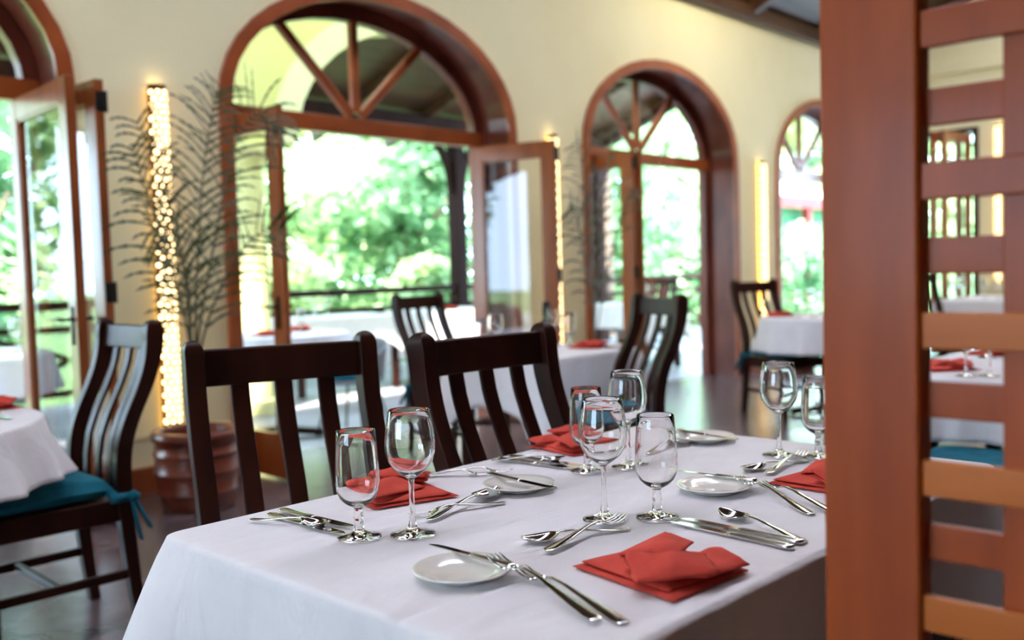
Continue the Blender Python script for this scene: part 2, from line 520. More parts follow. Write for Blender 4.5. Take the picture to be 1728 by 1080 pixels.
TZ0, TZ1 = 2.135, 2.25
for wi, cx in enumerate(centres):
    w = sthing('window_%d' % (wi + 1), (cx, D, 0))
    b = MB(); strip_arch(b, 0, AHW - 0.075, ARISE - 0.075, AHW + 0.012, ARISE + 0.012, ASP, -0.03, 0.0)
    b.build('casing', 'arch_wood', w, bevel=0.006)
    b = MB(); strip_arch(b, 0, AHW - 0.03, ARISE - 0.03, AHW, ARISE, ASP, 0.0, 0.405)
    b.build('reveal_lining', 'lining_wood', w, smooth=False)
    b = MB(); strip_arch(b, 0, AHW - 0.115, ARISE - 0.125, AHW - 0.03, ARISE - 0.03, ASP, 0.30, 0.385)
    b.build('frame', 'lining_wood', w, bevel=0.005)
    MB().box(-AHW + 0.03, AHW - 0.03, 0.295, 0.39, TZ0, TZ1).build('transom', 'arch_wood', w, bevel=0.006)
    for a in (45, 90, 135):
        a = radians(a)
        e = (AHW - 0.1) * (ARISE - 0.1) / sqrt(((ARISE - 0.1) * cos(a)) ** 2 + ((AHW - 0.1) * sin(a)) ** 2)
        MB().bar((0.06 * cos(a), 0.342, ASP + 0.03 + .05 * sin(a)), (e * cos(a), 0.342, ASP + e * sin(a)), 0.058, 0.055, (0, 1, 0)).build('mullion', 'arch_wood', w, bevel=0.006)
    # fanlight pane
    pts = arch_pts(0, AHW - 0.11, ARISE - 0.12, ASP)[1:-1]
    mesh('pane', [(p[0], 0.342, p[1]) for p in pts], [tuple(range(len(pts)))], 'pane', w, smooth=False)


# ------------------------------------------------------------------ door leaves (hinged, folded back into the room)
def leaf(idx, hinge, free, handle=True, hinges_on_free=False, z0=0.015, z1=2.125, t=0.045):
    L = sqrt((free[0] - hinge[0]) ** 2 + (free[1] - hinge[1]) ** 2)
    a = math.atan2(free[1] - hinge[1], free[0] - hinge[0])
    d = sthing('door_%d' % idx, (hinge[0], hinge[1], 0), a)
    h = t / 2; sw = 0.105
    MB().box(0, sw, -h, h, z0, z1).build('stile', 'door_wood', d, bevel=0.005)
    MB().box(L - sw, L, -h, h, z0, z1).build('stile', 'door_wood', d, bevel=0.005)
    MB().box(sw, L - sw, -h, h, z1 - 0.11, z1).build('top_rail', 'door_wood', d, bevel=0.005)
    MB().box(sw, L - sw, -h, h, z0, z0 + 0.24).build('bottom_rail', 'door_wood', d, bevel=0.005)
    b = MB()
    for (x0, x1, za, zb) in ((sw, sw + .014, z0 + .24, z1 - .11), (L - sw - .014, L - sw, z0 + .24, z1 - .11), (sw, L - sw, z0 + .24, z0 + .254), (sw, L - sw, z1 - .124, z1 - .11)):
        b.box(x0, x1, -h * .75, h * .75, za, zb)
    b.build('glazing_bead', 'door_wood', d)
    mesh('glass_pane', [(sw, 0, z0 + .24), (L - sw, 0, z0 + .24), (L - sw, 0, z1 - .11), (sw, 0, z1 - .11)], [(0, 1, 2, 3)], 'pane', d, smooth=False)
    if handle:
        x = L - 0.055
        b = MB()
        for s in (-1, 1):
            b.box(x - .018, x + .018, s * h - .004, s * h + .004, 0.88, 1.06)
            b.tube([(x, s * h, 1.0), (x, s * (h + .05), 1.0)], 0.008)
            b.tube([(x, s * (h + .045), 1.0), (x - .06, s * (h + .05), 1.003), (x - .12, s * (h + .046), 0.998)], [0.009, 0.008, 0.006])
        b.build('lever_handle', 'iron', d, smooth=True)
    if hinges_on_free:
        for z in (0.3, 1.12, 2.02):
            b = MB(); b.box(L - .002, L + .006, -h * .9, h * 1.5, z - .045, z + .045); b.tube([(L + .006, h * 1.2, z - .05), (L + .006, h * 1.2, z + .05)], .009)
            b.build('hinge', 'iron', d)
    return d


# arch 1 (left edge of the picture): pair folded together, seen at the right jamb
leaf(1, (1.995, 5.36), (1.935, 4.52))
leaf(2, (2.062, 5.36), (2.070, 4.52), handle=False, hinges_on_free=True)
# arch 2: single leaf at left, pair at right
leaf(3, (3.135, 5.36), (3.122, 4.61))
leaf(4, (5.365, 5.36), (5.545, 4.65), handle=False, hinges_on_free=True)
# arch 3: pair at left, one leaf against the right jamb
leaf(5, (6.50, 5.37), (6.575, 4.68), handle=False, hinges_on_free=True)
leaf(6, (6.72, 5.37), (6.655, 4.66), handle=False)
# end wall opening: frame and folded leaves
w = sthing('window_5', (X_END, 0, 0))
b = MB(); b.box(-.03, .25, EY0 - .0, EY0 + .06, 0, EZ).box(-.03, .25, EY1 - .06, EY1, 0, EZ).box(-.03, .25, EY0, EY1, EZ - .06, EZ)
b.build('frame', 'chair_wood', w, bevel=.005)
mesh('pane', [(.12, EY0, 0), (.12, EY1, 0), (.12, EY1, EZ), (.12, EY0, EZ)], [(0, 1, 2, 3)], 'pane', w, smooth=False)
leaf(7, (12.56, 3.93), (11.86, 4.02), handle=False, z1=2.66)
leaf(8, (12.56, 4.03), (11.88, 4.16), handle=False, z1=2.66)


# ================================================================== VERANDA AND GARDEN (setting)
struct(MB().box(-12, 16, DO - 0.03, 9.7, -0.1, -0.012).build('veranda_floor', 'deck'))
struct(MB().box(-60, 120, 9.7, 120, -0.75, -0.55).build('garden_ground', 'ground'))
vr = sthing('veranda_roof')
b = MB()
RY0, RZ0, RY1, RZ1 = 6.20, 4.36, 10.2, 2.98
b.add([(-10, RY0, RZ0), (12.4, RY0, RZ0), (12.4, RY1, RZ1), (-10, RY1, RZ1), (-10, RY0, RZ0 + .08), (12.4, RY0, RZ0 + .08), (12.4, RY1, RZ1 + .08), (-10, RY1, RZ1 + .08)],
      [(0, 3, 2, 1), (4, 5, 6, 7), (0, 1, 5, 4), (1, 2, 6, 5), (2, 3, 7, 6), (3, 0, 4, 7)])
b.build('boarding', 'ceiling_wood', vr)
for k in range(19):
    x = -9.4 + 1.2 * k
    MB().bar((x, RY0, RZ0 - .06), (x, RY1, RZ1 - .06), 0.08, 0.14).build('rafter', 'ceiling_wood', vr)
MB().box(-10, 12.4, 9.32, 9.46, 3.02, 3.20).build('eave_beam', 'outdoor_wood', vr, bevel=.01)
MB().bar((12.3, RY0, RZ0 - .1), (12.3, RY1, RZ1 - .1), 0.12, 0.3).build('gable_board', 'outdoor_wood', vr)
# yellow arcade with one round-arched bay
AC = [0.6, 4.6, 8.6]
BAYS = [(2.6, 1.6, 1.2, 2.32), (6.6, 1.6, 1.2, 2.32)]
struct(arched_wall('wall_arcade', 7.16, 7.44, 0.4, 8.85, 4.0, BAYS, 'arcade', 2.31))
for k, (cx, hw, rise, sp) in enumerate(BAYS):
    b = MB(); strip_arch(b, 0, hw, rise, hw + .24, rise + .24, sp, -.05, 0, legs=False)
    struct(b.build('trim_%d' % (3 + k), 'arcade_trim', loc=(cx, 7.16, 0), bevel=.01))


# ================================================================== OUTDOOR THINGS
def column_maker():
    r = thing('round_column', '', 'column')
    MB().lathe([(.0, 0), (.20, 0), (.20, .12), (.17, .14)], 32, capb=False).build('base', 'arcade', r, smooth=False, bevel=.004)
    MB().lathe([(.14, .14), (.143, .9), (.132, 2.12)], 40).build('shaft', 'arcade', r, smooth=True)
    MB().lathe([(.132, 2.12), (.155, 2.13), (.155, 2.16), (.15, 2.17), (.19, 2.22), (.24, 2.24), (.24, 2.31), (0, 2.31)], 32).build('capital', 'arcade', r, smooth=False, bevel=.004)
    return r


KC = Kind(column_maker)
for x, l in zip(AC, ('pale yellow round veranda column left of the leftmost doorway', 'pale yellow round column seen through the left leaf of the big central doorway', 'pale yellow round column behind the right leaf of the central doorway')):
    KC.put((x, 7.3, -.012), 0, l)

# veranda railing
rl = thing('veranda_railing', 'dark brown wooden veranda railing with crossed braces below its handrail', 'railing', (0, 9.4, 0))
MB().box(-9, 15.5, -.06, .06, .91, .99).build('handrail', 'outdoor_wood', rl, bevel=.008)
MB().box(-9, 15.5, -.03, .03, .70, .76).build('mid_rail', 'outdoor_wood', rl, bevel=.005)
MB().box(-9, 15.5, -.03, .03, .10, .16).build('lower_rail', 'outdoor_wood', rl, bevel=.005)
PX = [-8.9, -6.1, -3.1, 0.0, 3.0, 6.05, 9.12, 12.2, 15.3]
for x in PX:
    if x not in (9.12, 12.2, 3.0, -6.1): MB().box(x - .06, x + .06, -.06, .06, -.012, 1.0).build('post', 'outdoor_wood', rl, bevel=.006)
for i in range(len(PX) - 1):
    for k in range(2):
        xa = PX[i] + (PX[i + 1] - PX[i]) * k / 2 + .06; xb = PX[i] + (PX[i + 1] - PX[i]) * (k + 1) / 2 - .06
        b = MB(); b.bar((xa, 0, .16), (xb, 0, .72), .05, .05, (0, 1, 0)); b.bar((xa, 0, .72), (xb, 0, .16), .05, .045, (0, 1, 0))
        b.build('cross_brace', 'outdoor_wood', rl)


def post_maker():
    r = thing('wooden_post', '', 'post')
    MB().box(-.09, .09, -.09, .09, 0, 3.03).build('shaft', 'outdoor_wood', r, bevel=.01)
    for s in (-1, 1):
        b = MB()
        pts = [(s * (.09 + .55 * (1 - cos(t * pi / 20))), 0, 2.24 + .74 * sin(t * pi / 20)) for t in range(11)]
        for p, q in zip(pts[:-1], pts[1:]): b.bar(p, q, .09, .08, (0, 1, 0))
        b.build('curved_bracket', 'outdoor_wood', r)
    MB().box(-.12, .12, -.12, .12, 0, .16).build('foot_block', 'outdoor_wood', r, bevel=.01)
    return r


KP = Kind(post_maker)
for x, l in ((9.12, 'brown veranda post with curved brackets at the right side of the central doorway view'),
             (12.2, 'brown veranda post at the roof end beyond the second doorway'),
             (3.0, 'brown veranda post beyond the leftmost doorway'), (-6.1, 'brown veranda post far left of the picture')):
    KP.put((x, 9.4, -.012), 0, l)


def leaf_cloud(b, c, r, n, size, rng, squash=1.0):
    """n leaf blades spread through an ellipsoid shell"""
    for _ in range(n):
        while True:
            p = Vector((rng.uniform(-1, 1), rng.uniform(-1, 1), rng.uniform(-1, 1)))
            if .25 < p.length < 1: break
        p = Vector((p.x * r[0], p.y * r[1], p.z * r[2])) + Vector(c)
        a, e, t = rng.uniform(0, 2 * pi), rng.uniform(-.9, .5), rng.uniform(-.8, .8)
        d = Vector((cos(a) * cos(e), sin(a) * cos(e), sin(e)))
        s = d.cross(Vector((0, 0, 1))).normalized()
        nn = s.cross(d)
        s = (s * cos(t) + nn * sin(t))
        L = size * rng.uniform(.6, 1.25); w = L * .27
        b.add([p, p + d * L * .45 + s * w, p + d * L - nn * L * .12, p + d * L * .45 - s * w], [(0, 1, 2, 3)])


def tree(name, label, cat, x, y, h, rad, mat, n, size, trunk=.12, z0=-.55, low=.25, seed=1, group=None, blobs=9):
    rng = random.Random(seed)
    r = thing(name, label, cat, (x, y, z0), 0, group)
    b = MB()
    for k in range(blobs):
        a = rng.uniform(0, 2 * pi); rr = rad * rng.uniform(.1, .7)
        zc = h * (low + (1 - low) * (k + .5) / blobs)
        br = rad * rng.uniform(.42, .7)
        leaf_cloud(b, (rr * cos(a), rr * sin(a) * .7, zc), (br, br * .8, br * .75), n // blobs, size, rng)
    b.build('foliage', mat, r, smooth=False)
    b = MB()
    pts = [(0, 0, 0)]
    for k in range(1, 6): pts.append((rng.uniform(-.12, .12) * rad, rng.uniform(-.1, .1) * rad, h * .8 * k / 5))
    b.tube(pts, [trunk * (1 - .13 * k) for k in range(6)], 10)
    b.build('trunk', 'twig', r, smooth=True)
    for k in range(4):
        p = Vector(pts[1 + k % 4]); a = rng.uniform(0, 2 * pi)
        q = p + Vector((cos(a) * rad * .7, sin(a) * rad * .5, h * .22))
        m = (p + q) / 2 + Vector((0, 0, -h * .03))
        MB().tube([p, m, q], [trunk * .5, trunk * .4, trunk * .2], 7).build('branch', 'twig', r, smooth=True)
    return r


GT = 'garden trees beyond the railing'
TR = [
    # x, y, h, rad, mat, n, leaf size, label
    (3.9, 13.4, 5.2, 1.9, 'leaf_b', 4200, .30, 'leafy green tree beyond the railing outside the leftmost doorway'),
    (1.0, 12.6, 4.6, 1.6, 'leaf_a', 2600, .30, 'bushy green tree far left beyond the veranda rail'),
    (6.6, 12.0, 2.5, 1.6, 'leaf_c', 3200, .26, 'low yellow-green bush left behind the central doorway'),
    (8.6, 13.6, 3.6, 1.7, 'leaf_a', 3600, .28, 'mid height tree in the middle of the central doorway view'),
    (10.6, 12.2, 4.4, 1.7, 'leaf_b', 4200, .27, 'tall green tree left of the bracketed veranda post'),
    (12.6, 13.6, 5.2, 2.0, 'leaf_a', 4200, .30, 'leafy tree right behind the bracketed veranda post'),
    (8.0, 16.8, 5.4, 2.4, 'leaf_c', 3400, .38, 'pale far tree at the back of the central doorway view'),
    (16.6, 12.6, 5.4, 2.1, 'leaf_b', 4200, .30, 'green tree behind the left glazed leaf of the second doorway'),
    (20.6, 14.2, 6.6, 2.4, 'leaf_a', 4200, .34, 'bright green tree in the fanlight of the second doorway'),
    (17.8, 11.4, 2.3, 1.5, 'leaf_b', 3000, .24, 'low shrub behind the railing in the second doorway'),
    (25.0, 12.4, 2.3, 1.6, 'leaf_b', 2800, .28, 'green shrub outside the third arched doorway'),
    (54.0, 27.0, 12.5, 5.0, 'leaf_c', 4200, .75, 'yellow-green tree in the fanlight of the third arched doorway'),
    (30.5, 13.6, 2.2, 1.5, 'leaf_b', 2400, .28, 'low green shrub right in the third arched doorway view'),
    (66.0, 29.5, 12.0, 5.0, 'leaf_b', 3600, .75, 'dark green tree outside the third arched doorway, right half'),
    (20.2, 6.4, 5.6, 1.7, 'leaf_a', 3400, .30, 'green tree outside the end wall window'),
    (-8.6, 10.6, 4.4, 1.8, 'leaf_a', 2600, .32, 'leafy tree left of the picture beyond the veranda rail'),
    (-13.0, 12.8, 5.6, 2.2, 'leaf_b', 2600, .36, 'dark tree farther left beyond the veranda rail'),
    (-18.5, 14.2, 6.0, 2.6, 'leaf_a', 2400, .40, 'large tree at the far left of the garden'),
    (14.2, 18.6, 6.8, 2.6, 'leaf_c', 3400, .38, 'large pale tree between the central and second doorway views'),
]
for i, (x, y, h, rad, mat, n, ls, lab) in enumerate(TR):
    tree('tree', lab, 'tree', x, y, h, rad, mat, n, ls, .1 + .012 * h, seed=20 + i, group=GT)
# hedge shrubs close behind the railing
for i, x in enumerate((2.6, 5.0, 7.4, 9.9)):
    tree('shrub', ('rounded shrub beyond the rail at the leftmost doorway', 'leafy shrub at the rail left in the central doorway', 'leafy shrub behind the rail in mid central doorway',
                   'leafy shrub behind the rail beside the bracketed post')[i], 'shrub', x, 11.1, 1.75, 1.15, ('leaf_b', 'leaf_a', 'leaf_c', 'leaf_a')[i], 2600, .2, .04, seed=60 + i, blobs=6)
# palm trunk outside the second doorway
r = thing('palm_tree', 'palm with a ringed pale trunk seen through the second doorway glass', 'tree', (13.9, 10.55, -.55))
b = MB(); prof = []
for k in range(40):
    z = k * .105; prof += [(.17 - .001 * k, z), (.155 - .001 * k, z + .09)]
b.lathe(prof, 20); b.build('trunk', 'bark', r, smooth=True)
rng = random.Random(5)
b = MB()
for k in range(12):
    a = 2 * pi * k / 12
    pts = [Vector((cos(a) * 1.9 * t, sin(a) * 1.9 * t, 4.15 + 1.1 * t - 1.9 * t * t)) for t in (0, .2, .4, .6, .8, 1)]
    for i in range(5):
        for s in (-1, 1):
            for q in (0, .5):
                p = pts[i].lerp(pts[i + 1], q); d = (pts[i + 1] - pts[i]).normalized(); sd = d.cross(Vector((0, 0, 1))).normalized() * s
                e = p + sd * .45 + d * .2 - Vector((0, 0, .22))
                b.add([p, p + d * .07, e], [(0, 1, 2)])
b.build('fronds', 'leaf_b', r, smooth=False)
# low building with a red fascia far off in the garden
h = thing('garden_building', 'low pale green building with white roof and red fascia far beyond the third doorway', 'building', (37.0, 19.5, -.55))
h.scale = (1.15, 1, 1.38)
MB().box(-7, 7, 0, 5, 0, 2.9).build('wall', 'house_wall', h)
MB().add([(-7.6, -.7, 3.1), (7.6, -.7, 3.1), (7.6, 5, 4.3), (-7.6, 5, 4.3), (-7.6, -.7, 3.2), (7.6, -.7, 3.2), (7.6, 5, 4.4), (-7.6, 5, 4.4)], [(0, 3, 2, 1), (4, 5, 6, 7), (0, 1, 5, 4), (1, 2, 6, 5), (2, 3, 7, 6), (3, 0, 4, 7)]).build('roof', 'roof_pale', h)
MB().box(-7.6, 7.6, -.78, -.7, 2.85, 3.2).build('fascia', 'roof_red', h)
for x in (-6.6, -2.2, 2.2, 6.6): MB().box(x - .15, x + .15, -.6, -.3, 0, 3.0).build('pillar', 'roof_red', h)


# ================================================================== TABLES AND CLOTHS
def rect_loop(hx, hy, n=160, rc=.03):
    """points round a rectangle with small corner radius: (x, y, nx, ny, cornerness)"""
    per = []
    segs = []
    out = []
    for k in range(4):
        cx, cy = ((hx - rc, hy - rc), (-hx + rc, hy - rc), (-hx + rc, -hy + rc), (hx - rc, -hy + rc))[k]
        a0 = k * pi / 2
        m = 7
        for i in range(m):
            a = a0 + (pi / 2) * i / (m - 1)
            out.append((cx + rc * cos(a), cy + rc * sin(a), cos(a), sin(a), 1.0))
        # straight run to next corner
        nxt = ((-hx + rc, hy - rc), (-hx + rc, -hy + rc), (hx - rc, -hy + rc), (hx - rc, hy - rc))[k]
        a1 = a0 + pi / 2
        p = (cx + rc * cos(a1), cy + rc * sin(a1)); q = (nxt[0] + rc * cos(a1), nxt[1] + rc * sin(a1))
        L = sqrt((q[0] - p[0]) ** 2 + (q[1] - p[1]) ** 2); m = max(8, int(L / .022))
        for i in range(1, m):
            t = i / m; d = min(t, 1 - t) * L
            out.append((p[0] + (q[0] - p[0]) * t, p[1] + (q[1] - p[1]) * t, cos(a1), sin(a1), exp(-(d / .12) ** 2)))
    return out


def round_loop(R, n=140):
    return [(R * cos(2 * pi * i / n), R * sin(2 * pi * i / n), cos(2 * pi * i / n), sin(2 * pi * i / n), 0.0) for i in range(n)]


def cloth(name, label, loop, loc, rz, drop, corner=.1, flare=.1, waves=7, amp=.012, seed=0, base=.01, group=None, rows=12, freq=None, cat='tablecloth'):
    rng = random.Random(seed)
    ph = [rng.uniform(0, 6.28) for _ in range(4)]
    n = len(loop)
    per = [0]
    for i in range(1, n + 1):
        a, c = loop[i - 1], loop[i % n]; per.append(per[-1] + sqrt((a[0] - c[0]) ** 2 + (a[1] - c[1]) ** 2))
    T = per[-1]
    v = [(0, 0, 0)]; f = []
    rings = [.25, .5, .75, .9, .97, .99]
    zs = [0] * 6
    for s in rings:
        for p in loop: v.append((p[0] * s, p[1] * s, 0))
    edge = [(-.004, -.0004), (.001, -.0025), (.004, -.008)]
    for o, z in edge:
        for p in loop: v.append((p[0] + p[2] * o, p[1] + p[3] * o, z))
    for k in range(1, rows + 1):
        t = k / rows
        for i, p in enumerate(loop):
            s = per[i] / T * 2 * pi
            wv = sin(s * waves + ph[0]) + .5 * sin(s * (waves * 2 + 1) + ph[1]) + .35 * sin(s * (waves * 3 + 2) + ph[2])
            off = .004 + base * t + amp * (wv + .8) * t ** 1.3 + flare * p[4] * t ** .9
            z = -.008 - (drop + corner * p[4] + .006 * sin(s * 3 + ph[3])) * t
            v.append((p[0] + p[2] * off, p[1] + p[3] * off, z))
    m = len(rings) + len(edge) + rows
    for i in range(n): f.append((0, 1 + i, 1 + (i + 1) % n))
    for r in range(m - 1):
        for i in range(n):
            a = 1 + r * n + i; c = 1 + r * n + (i + 1) % n
            f.append((a, a + n, c + n, c))
    o = mesh(name, v, f, 'cloth', None, True, loc)
    o.rotation_euler = (0, 0, rz)
    tag(o, label, cat, group)
    sm = o.modifiers.new('thick', 'SOLIDIFY'); sm.thickness = .0015; sm.offset = -1
    return o


def table_rect(label, cx, cy, hx, hy, rz, ztop, group=None):
    t = thing('dining_table', label, 'table', (cx, cy, 0), rz, group)
    MB().box(-hx + .004, hx - .004, -hy + .004, hy - .004, ztop - .035, ztop - .003).build('tabletop', 'chair_wood', t, bevel=.004)
    MB().box(-hx + .06, hx - .06, -hy + .06, hy - .06, ztop - .10, ztop - .036).build('apron', 'chair_wood', t)
    for sx in (-1, 1):
        for sy in (-1, 1):
            x, y = sx * (hx - .08), sy * (hy - .08)
            MB().box(x - .03, x + .03, y - .03, y + .03, 0, ztop - .10).build('leg', 'chair_wood', t, bevel=.004)
    return t


def table_round(label, cx, cy, R, ztop, z0=0, group=None):
    t = thing('dining_table', label, 'table', (cx, cy, z0), 0, group)
    zt = ztop - z0
    MB().lathe([(0, zt - .035), (R - .004, zt - .035), (R - .004, zt - .003), (0, zt - .003)], 48).build('tabletop', 'chair_wood', t)
    MB().lathe([(.045, .05), (.045, zt - .036)], 20).build('pedestal', 'chair_wood', t, smooth=True)
    b = MB()
    for k in range(4):
        a = pi / 4 + k * pi / 2
        b.bar((0, 0, .06), (cos(a) * R * .6, sin(a) * R * .6, .03), .06, .05)
    b.build('foot', 'chair_wood', t)
    return t


TH = radians(-1.21)
cT, sT = cos(TH), sin(TH)
HX, HY = 1.3637 / 2, .8952 / 2
TCX, TCY = .7501 + HX * cT - HY * sT, .6383 + HX * sT + HY * cT
ZT = .75
table_rect('dark wooden dining table under the near white cloth', TCX, TCY, HX, HY, TH, ZT)
cloth('tablecloth', 'large white cloth over the near table set with four places', rect_loop(HX, HY), (TCX, TCY, ZT), TH, .235, corner=.19, flare=.17, waves=5, amp=.006, seed=3, rows=16)
# mid table near the central doorway
table_rect('dark square table under the white cloth behind the right slatted chair', 3.80, 3.30, .365, .37, 0, ZT)
cloth('tablecloth', 'white square cloth on the table just behind the two slatted chairs', rect_loop(.365, .37), (3.80, 3.30, ZT), 0, .25, corner=.16, flare=.07, waves=6, amp=.012, seed=5)
# left round table
table_round('round table at the left edge of the picture under a white cloth', .70, 3.45, .58, ZT)
cloth('tablecloth', 'white round cloth at the left edge of the picture, draping onto a teal seat', round_loop(.585), (.70, 3.45, ZT), 0, .165, corner=0, flare=0, waves=11, amp=.020, seed=8, base=.05)
# table at the third arch
table_round('round table beside the lit pier at the third arch', 7.02, 3.22, .50, ZT)
cloth('tablecloth', 'white round pleated cloth left of the foreground post, by the third arch', round_loop(.505), (7.02, 3.22, ZT), 0, .24, corner=0, flare=0, waves=13, amp=.02, seed=9, base=.04)
# tables seen through the lattice
table_rect('table under the nearer white cloth seen through the lattice', 4.15, 1.02, .66, .44, 0, ZT)
cloth('tablecloth', 'white cloth on the nearer table seen through the lattice', rect_loop(.66, .44), (4.15, 1.02, ZT), 0, .21, corner=.12, flare=.05, waves=11, amp=.014, seed=11)
table_rect('table under the farther white cloth seen through the lattice', 10.35, 3.0, .6, .4, 0, ZT)
cloth('tablecloth', 'white cloth on the farther table seen through the lattice', rect_loop(.6, .4), (10.35, 3.0, ZT), 0, .22, corner=.1, flare=.05, waves=7, amp=.012, seed=12)
# veranda tables
ZV = -.012
table_round('round veranda table outside the left half of the central doorway', 4.02, 6.06, .50, ZT, ZV)
cloth('tablecloth', 'white round cloth on the veranda table left in the central doorway', round_loop(.505), (4.02, 6.06, ZT), 0, .1, corner=0, flare=0, waves=9, amp=.012, seed=14, base=.02)
table_rect('long veranda table in the middle of the central doorway', 5.9, 7.95, .62, .4, radians(-6), ZT)
cloth('tablecloth', 'bright white cloth on the long veranda table mid central doorway', rect_loop(.62, .4), (5.9, 7.95, ZT), radians(-6), .26, corner=.12, flare=.05, waves=6, amp=.008, seed=15)
table_rect('veranda table behind the lone chair in the central doorway', 7.35, 7.75, .55, .45, 0, ZT)
cloth('tablecloth', 'bright white cloth behind the lone slatted chair in the central doorway', rect_loop(.55, .45), (7.35, 7.75, ZT), 0, .5, corner=.12, flare=.05, waves=9, amp=.014, seed=16)
table_round('round veranda table outside the leftmost doorway', 2.20, 6.35, .55, ZT, ZV)
cloth('tablecloth', 'white round cloth on the veranda table outside the leftmost doorway', round_loop(.555), (2.20, 6.35, ZT), 0, .22, corner=0, flare=0, waves=9, amp=.016, seed=17, base=.03)
table_rect('veranda table outside the second doorway', 9.0, 6.45, .45, .42, 0, ZT)
cloth('tablecloth', 'white cloth on the veranda table outside the second doorway', rect_loop(.45, .42), (9.0, 6.45, ZT), 0, .25, corner=.18, flare=.06, waves=7, amp=.012, seed=18)


# ================================================================== CHAIRS
def post_profile():
    # (z, y centre, depth)
    return [(0, .262, .036), (.12, .247, .04), (.3, .231, .046), (.44, .222, .05), (.56, .222, .052), (.64, .234, .053), (.72, .263, .054), (.80, .302, .055), (.88, .333, .057), (.95, .348, .06), (.99, .352, .062), (1.012, .353, .058), (1.027, .353, .047), (1.036, .353, .031), (1.04, .353, .008)]


def yback(z):
    pr = post_profile()
    for a, c in zip(pr[:-1], pr[1:]):
        if a[0] <= z <= c[0]: return a[1] + (c[1] - a[1]) * (z - a[0]) / (c[0] - a[0])
    return pr[-1][1]


def side_solid(b, x0, x1, prof, round_top=False):
    """side profile (z, y, depth) extruded from x0 to x1"""
    v = []
    xa, xb, zt = x0, x1, prof[-1][0]
    for z, y, d in prof:
        if round_top:
            q = max(0, 1 - (zt - z) / .026); k = sqrt(max(0, 1 - q * q * .93)); x0 = (xa + xb) / 2 - (xb - xa) / 2 * k; x1 = (xa + xb) / 2 + (xb - xa) / 2 * k
        v += [(x0, y - d / 2, z), (x1, y - d / 2, z), (x1, y + d / 2, z), (x0, y + d / 2, z)]
    n = len(prof); f = []
    for i in range(n - 1):
        for k in range(4): f.append((4 * i + k, 4 * i + (k + 1) % 4, 4 * (i + 1) + (k + 1) % 4, 4 * (i + 1) + k))
    f.append((3, 2, 1, 0)); f.append(tuple(4 * (n - 1) + k for k in range(4)))
    b.add(v, f)


def smooth_prof(pr, m=3):
    """Catmull-Rom resample"""
    out = []
    for i in range(len(pr) - 1):
        p0, p1, p2, p3 = pr[max(i - 1, 0)], pr[i], pr[i + 1], pr[min(i + 2, len(pr) - 1)]
        for k in range(m):
            t = k / m
            q = [.5 * (2 * p1[j] + (p2[j] - p0[j]) * t + (2 * p0[j] - 5 * p1[j] + 4 * p2[j] - p3[j]) * t * t + (3 * p1[j] - p0[j] - 3 * p2[j] + p3[j]) * t ** 3) for j in (1, 2)]
            out.append((p1[0] + (p2[0] - p1[0]) * t, q[0], q[1]))
    out.append(pr[-1])
    return out


CW = .20   # half width of the chair back


